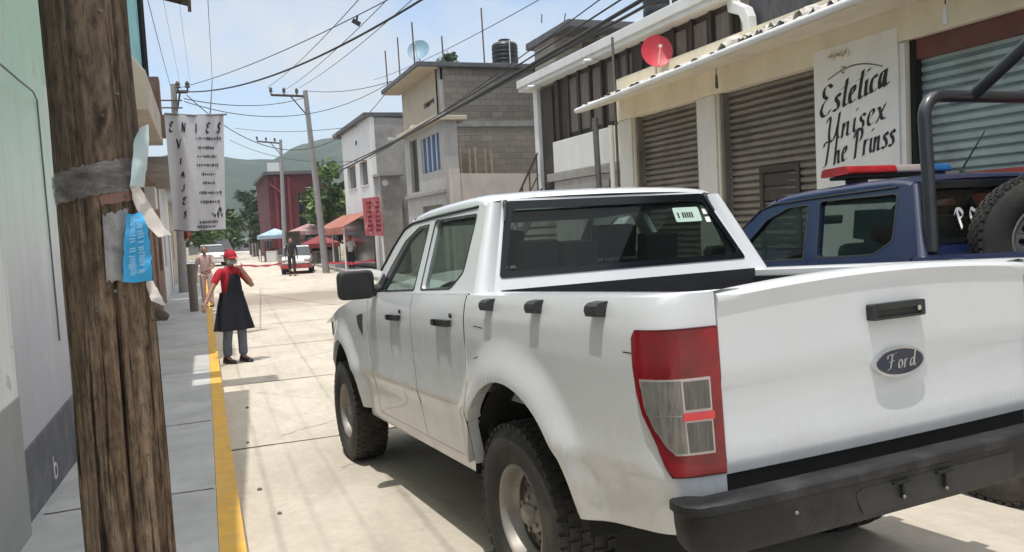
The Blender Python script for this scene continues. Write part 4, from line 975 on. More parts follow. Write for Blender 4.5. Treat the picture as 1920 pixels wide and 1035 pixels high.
for (u, v0, lb_) in ((722, 95, 'front corner'), (745, 70, 'front corner'), (772, 42, 'middle of the front'), (828, 68, 'end wall'), (902, 15, 'water tank')):
    x = 29.3 if u < 750 else 24.1; b = onX(u, v0, x); post('reinforcing_bar', {722:'leftmost rusty bar above the grey block house', 745:'second rusty bar from the left above the grey block house', 772:'rusty bar right beside the blue grey dish on the block house', 828:'short rusty bar between the dish and the water tank', 902:'tallest rusty bar, left of the water tank on the block house'}[u], 'steel bar', (x, b.y-.02, zt+.1), (x, b.y, b.z), .028, M_ROD, 'reinforcing bars on the grey block house', 6)
# boundary wall between balcony house and block house
m = MB(); a = onX(860, 325, 20.5); b = onX(985, 325, 20.5)
m.plate([(a.y,-.35),(b.y-1.5,-.35),(b.y-1.5,a.z-.1),(a.y,a.z)], [], fX(20.5), .16); m.box(20.44, 20.70, a.y-.02, a.y+.25, -.35, a.z+.15)
wl = m.build('boundary_wall', mk('pinkish plaster', (.46, .40, .365), .9, var=.12, scale=1, stain=(.30,.26,.23))); tag(wl, 'low pinkish plaster wall between the stairs and the block house', 'wall')
a = onX(850, 380, 23); post('concrete_post', 'slim grey concrete post at the corner of the block house', 'post', (23, a.y, gz(20)), (23, onX(825, 130, 23).y, onX(825, 150, 23).z), .08, M_CONC)
q = random.Random(21); M_PROP = mk('pale timber', (.36, .29, .21), .85, var=.2, scale=4)
for k, u in enumerate((838, 846, 856)):
    a = onX(u, 345, 23.2); b = onX(u-9, 215, 23.2); post('vertical_pipe', ['rusty pipe nearest the blue window, on the block house corner', 'middle one of three rusty pipes on the block house corner', 'rusty pipe farthest right of three on the block house corner'][k], 'pipe', (23.2, a.y, gz(20)), (23.2, b.y, b.z), .05, M_IRON if k % 2 else M_PIPE, 'pipes on the block house corner', 6)
for k in range(5):
    u = 868+k*14+q.uniform(-4,4); a = onX(u, 318, 23.6); b = onX(u-2, 285-q.uniform(0,12), 23.6)
    post('timber_prop', ['short', 'leaning', 'tall', 'stubby', 'last'][k]+' timber prop leaning by the block end wall, number %s from the street' % ['one','two','three','four','five'][k], 'timber prop', (23.5, a.y, 0), (23.7, b.y, b.z), .05, M_PROP, 'timber props by the block end wall', 6)

# ---------------------------------------------------------------- white and grey two storey house
DY = -5.25; DX = onY(699, 330, DY).x
D0 = (37, -6, -.3)
Dh = thing('corner_house', 'white two storey house with two tall slim windows and grey end wall', 'house', D0)
PD = lambda nm, mb, mat, par=None, bv=0: P(nm, mb, mat, par or Dh, None, bv, D0)
p = lambda u, v: onY(u, v, DY)
zl, zr = p(645, 250).z, p(690, 220).z; xe = p(643, 300).x
ws = [[p(u, v) for u, v in w4] for w4 in (((655,356),(670,352),(670,308),(655,312)), ((678,350),(692,345),(692,298),(678,303)))]
holes = [rect(w4[1].x, w4[0].x, (w4[0].z+w4[1].z)/2, (w4[2].z+w4[3].z)/2) for w4 in ws]
m = MB(); m.plate([(DX,-.3),(xe,-.3),(xe,zl),(DX,zr)], holes, fY(DY), .2); fw = PD('front_wall', m, M_WPLAS)
for h in holes:
    m = MB(); m.box(h[0][0], h[1][0], DY-.14, DY-.10, h[0][1], h[2][1]); wn = PD('window', m, M_WIND, fw)
    m = MB(); m.plate([(h[0][0]-.04,h[0][1]-.05),(h[1][0]+.04,h[0][1]-.05),(h[1][0]+.04,h[2][1]+.05),(h[0][0]-.04,h[2][1]+.05)], [h], fY(DY+.04), .05); PD('window_frame', m, M_PILL, wn)
m = MB(); e = onX(800, 225, DX); m.plate([(DY-.2,-.3),(e.y-1,-.3),(e.y-1,zr-.15),(DY-.2,zr-.02)], [], fX(DX), .2); PD('end_wall', m, M_CONC)
m = MB(); m.add([(DX-.05,DY+.25,zr),(xe+.4,DY+.25,zl),(xe+.4,DY-6,zl),(DX-.05,DY-6,zr)], [(0,1,2,3)]); m.add([(v[0],v[1],v[2]+.18) for v in m.v], [(0,1,2,3)]); m.add(list(m.v), [(i,(i+1)%4,4+(i+1)%4,4+i) for i in range(4)]); PD('roof', m, M_SLABD)
m = MB(); v = p(668, 268); m.box(v.x-.15, v.x+.15, DY+.001, DY+.02, v.z-.1, v.z+.1); PD('vent', m, M_DARK, fw)
m = MB(); v = p(642, 254); m.tube([(xe+.2,DY+.1,v.z),(xe+.9,DY+.2,v.z+.1)], .16, 8); PD('roof_spout', m, M_SLABD)
# grey lean-to in front of the end wall
LX = DX-1.1; m = MB(); a = onX(712, 330, LX); b = onX(750, 325, LX); m.box(LX, DX-.01, b.y, a.y, -.3, a.z); m.box(LX-.2, DX-.01, b.y-.15, a.y+.1, a.z+.001, a.z+.12); PD('lean_to', m, M_CONC)
m = MB(); c = onX(722, 343, LX); m.lathe([(.0005,-.02),(.13,-.015),(.14,0)], 14, (LX-.02,c.y,c.z), 'x'); PD('wall_lamp', m, M_WPLAS)

# ---------------------------------------------------------------- striped red sign, awning and dark shop
BSX = DX - 1.6
o = thing('banner_sign', 'faded red and pink vertical banner on the house corner, above the awning', 'banner', onX(700, 445, BSX))
a, b = onX(681, 372, BSX), onX(721, 442, BSX)
def PT(nm, mb, mat, par, at): return P(nm, mb, mat, par, None, 0, at)
at = tuple(onX(700, 445, BSX))
m = MB(); m.plate([(a.y,b.z+.05),(b.y,b.z),(b.y+.12,a.z+.06),(a.y+.05,a.z)], [], fX(BSX), .03); PT('cloth', m, mk('faded pink red cloth', (.48, .10, .12), .8, var=.3, scale=3, stretch=(1, 4, 1), stain=(.60,.42,.42), stain_amt=.8, sscale=3), o, at)
m = MB(); q = random.Random(2)
for col in range(2):
    for k in range(7): yy = lerp(a.y, b.y, .28+.42*col); zz = lerp(a.z, b.z, .12+.12*k); m.obox((BSX-.01, yy, zz), (.008, q.uniform(.12,.22), q.uniform(.06,.11)), (q.uniform(-.3,.3),0,0))
PT('printed_mark', m, mk('dark red print', (.22, .02, .03), .8), o, at)
m = MB(); m.tube([(BSX+.05,b.y+.05,gz(30)),(BSX+.05,b.y+.12,a.z+.1)], .05, 8); PT('pole', m, M_PILL, o, at)
M_AWN = mk('orange red awning', (.33, .11, .07), .85, var=.25, scale=3, stain=(.40,.28,.23), stain_amt=.5)
a, b, c, d = onY(686, 398, -4.6), onY(625, 420, -4.6), onY(686, 412, -3.6), onY(630, 430, -3.6)
at = (38, -4.6, 0); o = thing('shop_awning', 'sloping orange red awning over the dark shop front', 'awning', at)
m = MB(); m.grid([[(33.4,-5.2,a.z+.1),(37,-5.2,a.z+.1),(41.5,-5.2,a.z+.1)],[(33.4,-3.9,a.z-.55),(37,-3.8,a.z-.60),(41.5,-3.9,a.z-.55)],[(33.4,-3.88,a.z-.85),(37,-3.78,a.z-.9),(41.5,-3.88,a.z-.85)]]); m.add([(v[0],v[1],v[2]-.04) for v in m.v], [tuple(i for i in f) for f in m.f]); PT('awning_cloth', m, M_AWN, o, at)
m = MB()
for x in (33.5, 37, 41.4): m.tube([(x,-3.92,gz(30)),(x,-3.92,a.z-.62)], .04, 8); 
PT('awning_post', m, M_PILL, o, at)
m = MB(); m.box(33.2, 41.6, -5.235, -5.19, -.2, a.z-.2); o2 = P('dark_opening', m, M_WIND, Dh, None, 0, D0)
# ---------------------------------------------------------------- left side of the street
WY = 3.1
def m_mint(stops=((.30, (.80, .81, .79)), (.52, (.76, .80, .77)), (.72, (.60, .75, .66)), (.92, (.45, .65, .52))), nm='mint and white wall paint', flake=(.52, .50, .46), wob=.9):
    m, nt, b, out = nodes(nm)
    tc = nt.nodes.new('ShaderNodeTexCoord'); sp = nt.nodes.new('ShaderNodeSeparateXYZ'); nt.links.new(tc.outputs['Object'], sp.inputs[0])
    n, _ = ntex(nt, 1.1, 8, .7, (1, 1, .5), .3); n2, _ = ntex(nt, 3.5, 8, .75, (1, 1, .3))
    z = math_(nt, 'ADD', sp.outputs[2], math_(nt, 'MULTIPLY', math_(nt, 'SUBTRACT', n.outputs['Fac'], .5), wob))
    c = ramp(nt, math_(nt, 'DIVIDE', z, 3.2), list(stops)).outputs[0]
    c = mixc(nt, ramp(nt, n2.outputs['Fac'], [(.52, (0,)*3), (.75, (.35,)*3)]).outputs[0], c, (.50, .50, .47))
    n3, _ = ntex(nt, 2.6, 9, .62, (1, 1, .8), .5)
    c = mixc(nt, ramp(nt, n3.outputs['Fac'], [(.605, (0,)*3), (.625, (.8,)*3)]).outputs[0], c, flake)     # flaked paint
    n4, _ = ntex(nt, 5, 6, .7, (2.2, 2.2, .12)); c = mixc(nt, ramp(nt, n4.outputs['Fac'], [(.52, (0,)*3), (.72, (.35,)*3)]).outputs[0], c, (.36, .37, .33))    # rain streaks
    nt.links.new(c, b.inputs['Base Color']); b.inputs['Roughness'].default_value = .85; bumpn(nt, b, n3.outputs['Fac'], .3, .03); return m
M_MINT = m_mint()
M_MINT2 = m_mint(((.18, (.46, .46, .50)), (.36, (.56, .56, .60)), (.50, (.70, .73, .72)), (.62, (.66, .77, .71)), (.88, (.46, .66, .53))), 'mint paint worn to grey lilac plaster', (.64, .65, .64), 1.3)
M_LAV = mk('stained greyish lilac plaster', (.47, .47, .51), .85, var=.22, scale=1.8, bump=.3, bscale=14, stain=(.66, .68, .66), stain_amt=.9, sscale=2.6, stretch=(1, 1, .5))
M_DADO = mk('grey dado paint', (.33, .34, .335), .8, var=.12, scale=2, bump=.15, stain=(.34, .34, .33), stain_amt=.4, sscale=3)
M_DADO2 = mk('dark slate dado paint', (.11, .115, .13), .8, var=.25, scale=2.5, bump=.25, bscale=20, stain=(.26, .26, .27), stain_amt=.5, sscale=4)
M_BEIGE = mk('beige plaster', (.47, .41, .34), .88, var=.12, scale=1.4, stain=(.30, .26, .22), stain_amt=.5)
M_TURQ = mk('turquoise painted wall', (.25, .52, .53), .8, var=.15, scale=1.6, stain=(.13, .30, .32), stain_amt=.7, sscale=3)
M_RUSTW = mk('rusty brown wall', (.21, .125, .09), .9, var=.3, scale=2, stain=(.38, .31, .26), stain_amt=.5, sscale=2)
N0 = (2, 3.2, 0)
Nh = thing('mint_house', 'mint green and white house wall with grey dado, left behind the wooden pole', 'house', N0)
PN = lambda nm, mb, mat, par=None, bv=0: P(nm, mb, mat, par or Nh, None, bv, N0)
fL = lambda Y: (lambda a, b, d: (a, Y + d, b))
m = MB(); m.box(-5, 1.93, WY-.06, WY+.24, .70, 2.85); PN('wall', m, M_MINT, bv=.012)
m = MB(); m.box(-5, 1.931, WY-.065, WY+.24, -.1, .80); PN('dado', m, M_DADO, bv=.006)
m = MB(); m.box(1.932, 9.2, WY, WY+.24, .3, 2.85); PN('stained_wall', m, M_MINT2)
m = MB(); m.box(1.934, 9.2, WY-.012, WY+.24, -.5, .42); PN('lower_dado', m, M_DADO2, bv=.006)
m = MB(); m.box(-5, .75, 2.66, WY+.24, 2.851, 3.0); PN('canopy_slab', m, M_BEIGE, bv=.01)
m = MB(); m.box(.751, 9.2, WY, WY+.24, 2.851, 5.15); m.box(-5, .75, WY, WY+.24, 3.021, 5.15); m.box(-5, -4.8, WY+.24, 9, -.1, 5.15); m.box(9.0, 9.2, WY+.24, 9, -.5, 5.15); PN('upper_wall', m, M_MINT)
m = MB(); m.plate([(-5.2, 2.86), (1.0, 2.78), (6.5, 2.50), (6.5, 9), (-5.2, 9)], [], lambda a, b, d: (a, b, 5.151+d), .15); PN('roof_slab', m, M_BEIGE, bv=.01)
m = MB(); pts = [onY(u, v, WY-.075) for u, v in ((-60,85), (0,120), (35,150), (62,172))] ; m.tube(pts, .006, 6); b_ = onY(66,178,WY-.02); m.tube([pts[-1], (b_.x+.1, WY-.012, b_.z-.02), (b_.x+.15, WY-.012, .9)], .006, 6); PN('wall_cable', m, M_PIPE)
m = MB(); c = onY(106, 882, WY-.02); m.lathe([(.035,-.004),(.055,-.006),(.06,0)], 18, (c.x, WY-.014, c.z), 'y'); m.box(c.x-.065,c.x-.045,WY-.0175,WY-.0135,c.z-.04,c.z+.11); PN('painted_mark', m, M_PILL)
# sheet canopy high up, its edge shows at the top of the picture
cp = onX(357, -12, 7.0)
o = thing('sheet_canopy', 'dark corrugated sheet canopy high above the pavement beyond the wooden pole', 'canopy', cp)
m = MB(); n = 40
m.grid([[(.5*i/n, y, .22*y+.02*(1 if i % 2 else -1)) for i in range(n+1)] for y in (0, .5, 1.1)]); m.build('corrugated_sheet', M_IRON, o)
m = MB(); m.box(.05,.11,.02,.10,-.09,-.03); m.build('canopy_beam', M_IRON, o)
m = MB(); m.box(0,.5,.0,.04,-.08,-.025); m.build('canopy_edge', M_IRON, o)

# turquoise house beyond
T0 = (11.8, 3.2, -.3)
Th = thing('turquoise_house', 'house with turquoise upper wall and beige ledge, just right of the wooden pole', 'house', T0)
PTq = lambda nm, mb, mat, par=None, bv=0: P(nm, mb, mat, par or Th, None, bv, T0)
m = MB(); m.box(9.25, 17.3, 3.05, 8, 4.3, 8.6); PTq('upper_wall', m, M_TURQ)
m = MB(); m.box(9.25, 14.2, 3.08, 8, -.4, 3.25); m.box(9.25, 17.3, 3.08, 8, 3.27, 4.29); PTq('lower_wall', m, M_BEIGE)
m = MB(); m.plate([(3.07, 3.45), (2.62, 3.45), (2.62, 4.0), (3.07, 4.55)], [], lambda a, b, d: (9.4 + d*4.6, a, b), 1); PTq('ledge', m, M_BEIGE, bv=.01)
m = MB(); m.tube([(16.9, 2.98, 8.4), (16.9, 2.98, 4.2)], .05, 8); m.tube([(17.4, 2.95, 8.4), (17.4, 2.95, 4.4)], .03, 8); PTq('downpipe', m, M_DARK)
m = MB(); m.box(13.6, 14.1, 2.60, 2.98, 4.05, 4.7); m.box(13.7,14.15,2.55,2.9,3.6,4.0); PTq('meter_box', m, M_RUSTW, bv=.01)
m = MB(); m.box(12.1, 12.9, 3.03, 3.079, -.2, 1.95); PTq('blue_door', m, M_BLUEC)
# brown low building
Q0 = (17, 3.4, -.3)
Qh = thing('brown_shop', 'low rusty brown shop front on the left, behind the hanging white banner', 'shop building', Q0)
PQ = lambda nm, mb, mat, par=None, bv=0: P(nm, mb, mat, par or Qh, None, bv, Q0)
m = MB(); m.plate(rect(14.25, 22.0, -.4, 3.1), [rect(15.2,16.4,.9,2.2), rect(17.4,18.6,-.3,2.1), rect(19.6,21.2,.8,2.2)], fL(3.12), .2); m.box(14.25,14.45,3.32,9,-.4,3.1); PQ('wall', m, M_RUSTW)
m = MB(); m.box(15.2,16.4,3.26,3.30,.9,2.2); m.box(19.6,21.2,3.26,3.30,.8,2.2); PQ('window', m, M_WIND)
m = MB(); m.box(17.4,18.6,3.24,3.28,-.3,2.1); PQ('door', m, M_PILL)
m = MB(); m.box(14.2, 22.2, 2.55, 9, 3.101, 3.26); PQ('roof_slab', m, M_CONC, bv=.01)
m = MB(); m.box(15.3,16.2,2.9,3.1,2.3,2.75); PQ('white_sign_box', m, M_SIGNW)
# pale houses further along
for k, (xa, xb, h, mat, lbl) in enumerate(((22.6, 29.5, 3.4, M_WPLAS, 'white single storey house further along the left pavement'), (30.2, 39, 3.0, M_BEIGE, 'beige low house on the left beyond the white one'), (41, 52, 3.6, M_CONC, 'grey house farthest along the left side of the street'))):
    c0 = ((xa+xb)/2, 3.5, -.3); o = thing('low_house', lbl, 'house', c0, group='low houses on the left side')
    m = MB(); w1 = rect(xa+1, xa+2.2, .8, 2.0); w2 = rect(xb-2.4, xb-1.2, -.25, 1.9); m.plate(rect(xa, xb, -.4, h), [w1, w2], fL(3.15), .2); m.box(xa, xa+.2, 3.36, 10, -.4, h); P('wall', m, mat, o, None, 0, c0)
    m = MB(); m.box(xa+1, xa+2.2, 3.28, 3.32, .8, 2.0); P('window', m, M_WIND, o, None, 0, c0)
    m = MB(); m.box(xb-2.4, xb-1.2, 3.28, 3.32, -.25, 1.9); P('door', m, M_BLUEC if k == 0 else M_WOOD, o, None, 0, c0)
    m = MB(); m.box(xa-.2, xb+.2, 2.75, 10, h+.001, h+.15); P('roof_slab', m, M_CONC, o, None, .01, c0)
a = onY(363, 560, 2.35); post('wooden_post', 'short weathered wooden post on the left pavement behind the person in the red cap', 'post', (a.x, 2.35, gz(a.x)+.12), (a.x, 2.35, onY(361, 488, 2.35).z), .10, M_WOOD2)

# ---------------------------------------------------------------- wooden pole
def m_pole():
    m, nt, b, out = nodes('weathered pole timber')
    n, _ = ntex(nt, 5, 10, .72, (3.2, 3.2, .22), 1.2); n2, _ = ntex(nt, 1.3, 5, .6, (1, 1, .7)); n3, _ = ntex(nt, 26, 6, .7, (1.6, 1.6, .05)); n5, _ = ntex(nt, 60, 4, .7, (1, 1, .08))
    c = ramp(nt, n.outputs['Fac'], [(.30, (.045, .032, .024)), (.44, (.15, .104, .068)), (.56, (.27, .195, .13)), (.74, (.40, .315, .225))]).outputs[0]
    c = mixc(nt, ramp(nt, n3.outputs['Fac'], [(.40, (.95,)*3), (.47, (0,)*3)]).outputs[0], c, (.020, .014, .010))
    c = mixc(nt, .45, c, ramp(nt, n5.outputs['Fac'], [(.35, (.30,)*3), (.65, (.70,)*3)]).outputs[0], 'OVERLAY')
    tc = nt.nodes.new('ShaderNodeTexCoord'); sp = nt.nodes.new('ShaderNodeSeparateXYZ'); nt.links.new(tc.outputs['Object'], sp.inputs[0])
    z = math_(nt, 'ADD', sp.outputs[2], math_(nt, 'MULTIPLY', math_(nt, 'SUBTRACT', n2.outputs['Fac'], .5), 1.2))
    c = mixc(nt, ramp(nt, math_(nt, 'DIVIDE', z, 3), [(.36, (0,)*3), (.58, (.62,)*3)]).outputs[0], c, (.105, .085, .070))   # darker brown grey over the upper length
    c = mixc(nt, ramp(nt, n2.outputs['Fac'], [(.55, (0,)*3), (.72, (.6,)*3)]).outputs[0], c, (.30, .14, .06))
    n6, _ = ntex(nt, 42, 7, .75, (1, 1, .3), .5); c = mixc(nt, .75, c, ramp(nt, n6.outputs['Fac'], [(.36, (.16,)*3), (.5, (.5,)*3), (.66, (.80,)*3)]).outputs[0], 'OVERLAY')
    n7, _ = ntex(nt, 9, 3, .5, (1, 1, .45)); c = mixc(nt, ramp(nt, n7.outputs['Fac'], [(.66, (0,)*3), (.72, (.8,)*3)]).outputs[0], c, (.03, .022, .017))
    nt.links.new(c, b.inputs['Base Color']); b.inputs['Roughness'].default_value = .9; b.inputs['Specular IOR Level'].default_value = .2
    bumpn(nt, b, math_(nt, 'ADD', n3.outputs['Fac'], math_(nt, 'MULTIPLY', n.outputs['Fac'], 1.2)), .7, .02); return m
PXX = -.35
pb, pm, ptp = onX(247, 1035, PXX), onX(203, 530, PXX), onX(158, 30, PXX)
def pole_c(z): t = (z-pb.z)/(ptp.z-pb.z); return Vector((PXX, lerp(pb.y, ptp.y, t) - .004*math.sin(t*3), z))
z0 = gz(PXX) + .10; PR = lambda z: .1315 - .0055*z
rows = []; n = 120; zs = [z0 + (4.9)*i/220 for i in range(221)]
to_cam = math.atan2(CAM.y-pm.y, CAM.x-pm.x)
for z in zs:
    c = pole_c(z); ring = []
    for j in range(n):
        a = 2*math.pi*j/n; g_ = noise.noise(Vector((math.cos(a)*5.5, math.sin(a)*5.5, z*.55))); g2 = noise.noise(Vector((math.cos(a)*16, math.sin(a)*16, z*1.1+7)))
        r_ = PR(z) + .0035*g_ - .008*max(0, g2-.10) + .004*noise.noise(Vector((math.cos(a)*9, math.sin(a)*9, z*2.3)))
        crack = to_cam + .02 + .10*math.sin(z*1.1+.4) + .03*math.sin(z*5); d = abs((a-crack+math.pi) % (2*math.pi)-math.pi)
        if z < 1.55: r_ -= .032*max(0, 1-d/.075)
        d2 = abs((a-to_cam-.75-.06*math.sin(z*2)+math.pi) % (2*math.pi)-math.pi)
        r_ -= .012*max(0, 1-d2/.05)*(1 if z > 1.2 else .4)
        ring.append((c.x+r_*math.cos(a)-PXX, c.y+r_*math.sin(a)-pb.y, z-z0))
    rows.append(ring)
wp = thing('wooden_pole', 'thick weathered brown wooden utility pole wrapped with tape and torn flyers', 'utility pole', (PXX, pb.y, z0))
m = MB(); fl = [p for r_ in rows for p in r_]; m.add(fl, [(i*n+j, i*n+(j+1)%n, (i+1)*n+(j+1)%n, (i+1)*n+j) for i in range(220) for j in range(n)]+[tuple(220*n+j for j in range(n))]); m.build('trunk', m_pole(), wp, 80)
m = MB()
for k in range(9): zz = 5.0+.1*k
m.box(-.05,.05,-.45,.45,4.55,4.66); m.build('crossarm', M_WOOD, wp, bevel=.01)
NAILS = True
def oncyl(a, z, off): c = pole_c(z); r_ = PR(z)+off; return (c.x+r_*math.cos(a), c.y+r_*math.sin(a), z)
def ang(u, v):
    """angle on the pole's face that the photo point (u, v) looks at, and its height"""
    d = ray(u, v); c = pole_c(1.6); ox, oy = CAM.x-c.x, CAM.y-c.y; A = d.x**2+d.y**2; B = 2*(ox*d.x+oy*d.y); Cc = ox*ox+oy*oy-.1275**2
    D = B*B-4*A*Cc; t = (-B-math.sqrt(D))/(2*A) if D > 0 else -B/(2*A); p = CAM+d*t; c = pole_c(p.z); return math.atan2(p.y-c.y, p.x-c.x), p.z
M_TAPE, nt, b, out = nodes('grey wrapping tape')
n_, _ = ntex(nt, 7, 8, .7, (1, 1, 5)); nt.links.new(ramp(nt, n_.outputs['Fac'], [(.3, (.10, .09, .085)), (.55, (.20, .18, .175)), (.75, (.36, .34, .33))]).outputs[0], b.inputs['Base Color']); b.inputs['Roughness'].default_value = .3; b.inputs['Coat Weight'].default_value = .3
bumpn(nt, b, n_.outputs['Fac'], .5, .02)
n9, _ = ntex(nt, 11, 6, .7, (1, 1, 4)); nt.links.new(ramp(nt, n9.outputs['Fac'], [(.36, (.25,)*3), (.62, (.95,)*3)]).outputs[0], b.inputs['Alpha'])
q = random.Random(8)
def wrap(name, label, corner, mat, cat, off=.004, nz=14, na=40, wob=.004, torn=.0):
    """sheet wrapped on the pole between photo corners (tl, tr, br, bl)"""
    tl, tr, br, bl = [ang(*c) for c in corner]; m = MB(); rows = []
    def fix(a): return a if a > -.5 else a + 2*math.pi
    for i in range(nz+1):
        t = i/nz; L = (lerp(fix(tl[0]),fix(bl[0]),t), lerp(tl[1],bl[1],t)); R_ = (lerp(fix(tr[0]),fix(br[0]),t), lerp(tr[1],br[1],t)); rr_ = []
        for j in range(na+1):
            s = j/na; a = lerp(L[0],R_[0],s); z = lerp(L[1],R_[1],s)
            if i in (0, nz): z += torn*q.uniform(-1,1)
            o_ = off + wob*(noise.noise(Vector((a*5, z*14, 3)))+.5); rr_.append(oncyl(a, z, o_))
        rows.append(rr_)
    m.grid(rows); m.grid([[(p[0]*.0+pole_c(p[2]).x+(p[0]-pole_c(p[2]).x)*.99, pole_c(p[2]).y+(p[1]-pole_c(p[2]).y)*.99, p[2]) for p in r_] for r_ in rows])
    o = m.build(name, mat, None, 60); return tag(o, label, cat) if label else o
PAPER = lambda nm, c, st=None: mk(nm, c, .75, var=.1, scale=5, stain=st or tuple(x*.7 for x in c), stain_amt=.5, sscale=6)
M_PAP1, M_PAP2, M_PAPB, M_PAPG, M_PAPK = PAPER('pale teal paper', (.50, .60, .62), (.20, .42, .44)), PAPER('pinkish white torn paper', (.58, .53, .50)), PAPER('bright blue flyer paper', (.04, .36, .70), (.08, .46, .80)), mk('greyish printed scraps', (.30, .29, .29), .7, var=.5, scale=9, stain=(.05,.05,.05), stain_amt=.9, sscale=8), PAPER('brown red faded poster', (.24, .13, .10))
wrap('wrapping_tape', 'wide band of grey plastic tape wound round the wooden pole', ((92,335),(262,292),(262,352),(104,388)), M_TAPE, 'tape', .005, 12, 50, .004, .004)
wrap('poster_scrap', 'brown red faded poster strip just under the grey tape on the pole', ((185,368),(262,350),(264,372),(190,385)), M_PAPK, 'poster', .004, 6, 24, .003, .003)
wrap('paper_scrap', 'crumpled grey printed paper scraps stuck left of the blue flyer', ((192,405),(240,392),(242,528),(200,528)), M_PAPG, 'paper', .005, 16, 20, .012, .006)
def sheet(name, label, cat, pts, mat, depth, curl=.02, n=10):
    """loose paper standing off the pole: photo outline given as left and right edges, at X = depth"""
    L, R_ = pts; m = MB(); rows = []
    for i in range(n+1):
        t = i/n*(len(L)-1); k = min(int(t), len(L)-2); f = t-k; a = (lerp(L[k][0],L[k+1][0],f), lerp(L[k][1],L[k+1][1],f)); b = (lerp(R_[k][0],R_[k+1][0],f), lerp(R_[k][1],R_[k+1][1],f)); rr_ = []
        for j in range(7):
            s = j/6; p = onX(lerp(a[0],b[0],s), lerp(a[1],b[1],s), depth + curl*math.sin(s*2.6+i*.35) + .03*s); rr_.append(tuple(p + Vector((.006*noise.noise(p*37), .0035*noise.noise(p*61+Vector((5,0,0))), .004*noise.noise(p*53)))))
        rows.append(rr_)
    m.grid(rows); m.grid([[(p[0]+.002, p[1], p[2]) for p in r_] for r_ in rows]); o = thing(name, label, cat, rows[0][0]); m2 = MB(); m2.v = [tuple(Vector(v)-Vector(rows[0][0])) for v in m.v]; m2.f = m.f; m2.m = m.m; m2.build('sheet', mat, o, 60)
    return o, rows
DP = PXX - .13
sheet('torn_poster', 'narrow pale teal torn poster sticking up at the right edge of the pole', 'poster', ([(262,240),(252,262),(247,300),(244,350)], [(278,232),(280,262),(276,310),(270,352)]), M_PAP1, DP+.02, .008)
sheet('torn_poster', 'long pinkish white torn paper peeling off the pole to the right', 'poster', ([(244,350),(252,385),(272,420),(296,444)], [(262,352),(288,392),(306,425),(322,440)]), M_PAP2, DP+.02, .012)
o, rws = sheet('blue_flyer', 'bright blue flyer with pale lines of print on the wooden pole', 'flyer', ([(238,402),(234,440),(231,490),(232,530)], [(266,398),(278,430),(284,480),(286,526)]), M_PAPB, DP-.02, .006, 30)
m = MB(); 
for i in range(2, 28):
    for j, (s0, s1) in enumerate(((1, 3), (3, 5))):
        if q.random() < .25: continue
        A, B = Vector(rws[i][s0]), Vector(rws[i][s1]); h = .0028; A = A + (B-A)*q.uniform(.05,.2); B = B - (B-A)*q.uniform(.05,.3)
        m.add([tuple(v-Vector(rws[0][0])+Vector((-.003,0,dz))) for v, dz in ((A,-h),(B,-h),(B,h),(A,h))], [(0,1,2,3)])
m.build('printed_line', mk('pale blue print', (.22, .52, .78), .7, var=.1), o)
sheet('paper_scrap', 'white paper scrap hanging below the blue flyer on the right of the pole', 'paper', ([(274,528),(276,545),(284,565)], [(288,526),(300,552),(312,574)]), M_PAP2, DP+.03, .012)
o = thing('wood_knot', 'dark broken stub on the right edge of the wooden pole below the flyers', 'stub', onX(286, 590, PXX)); m = MB(); m.tube([(0,.03,.02),(-.01,-.02,0),(-.015,-.045,-.012)], [.03,.022,.010], 8); m.build('stub', M_IRON, o, 60)

for k in range(26):      # nails and staples left from old posters
    zz = q.uniform(.9, 2.35); a = to_cam + q.uniform(-1.1, 1.1); p = Vector(oncyl(a, zz, -.004)) - Vector((PXX, pb.y, z0)); d = Vector((math.cos(a), math.sin(a), q.uniform(-.2,.4)))
    m = MB()
    if k % 3: m.tube([tuple(p), tuple(p+d*.016)], .0022, 6); m.tube([tuple(p+d*.015), tuple(p+d*.018)], .005, 8)
    else: t = Vector((-math.sin(a), math.cos(a), .3)); m.tube([tuple(p), tuple(p+d*.006), tuple(p+d*.006+t*.012), tuple(p+t*.012)], .0013, 5)
    m.build('nail' if k % 3 else 'staple', M_IRON if k % 2 else M_PIPE, wp)

# ---------------------------------------------------------------- hanging banner with the list of trips
BX = 13.2
c4 = [onX(u, v, BX) for u, v in ((308,213),(419,216),(423,430),(326,432))]
bn = thing('hanging_banner', 'white cloth banner with black lettering hung over the left pavement', 'banner', c4[0]); bo = Vector(c4[0])
def bpt(s, t, off=0):
    p = c4[0]*(1-s)*(1-t) + c4[1]*s*(1-t) + c4[2]*s*t + c4[3]*(1-s)*t
    return (p.x + .05*math.sin(s*9+t*1.5)*(.3+t) + .03*math.sin(s*17) - off - bo.x, p.y - bo.y, p.z - .02*math.sin(s*math.pi) - bo.z)
m = MB(); m.grid([[bpt(i/26, j/20) for i in range(27)] for j in range(21)]); m.grid([[bpt(i/26, j/20, -.004) for i in range(27)] for j in range(21)])
m.build('cloth', mk('white banner cloth', (.60, .59, .62), .85, var=.06, scale=1.5, stain=(.46,.45,.48), stain_amt=.4), bn, 60)
m = MB(); fb = lambda a, b, d: bpt(a, b, .012+d)
def put(ch, s, t, h, w): script(m, ch, lambda a, b, d: bpt(s + a*w, t - b*h, .012+d), 0, 0, 1, None, nib=(.10,.09))
for ch, s in zip('ENIES', (.06,.27,.50,.69,.88)): put(ch, s, .15, .085, .11)
for ch, t in zip('VIAJES', (.29,.43,.54,.66,.77,.89)): put(ch, .17 if ch == 'V' else .20, t, .085 if ch == 'V' else .06, .12)
m.build('lettering', M_BLACK, bn)
m = MB(); q = random.Random(31)
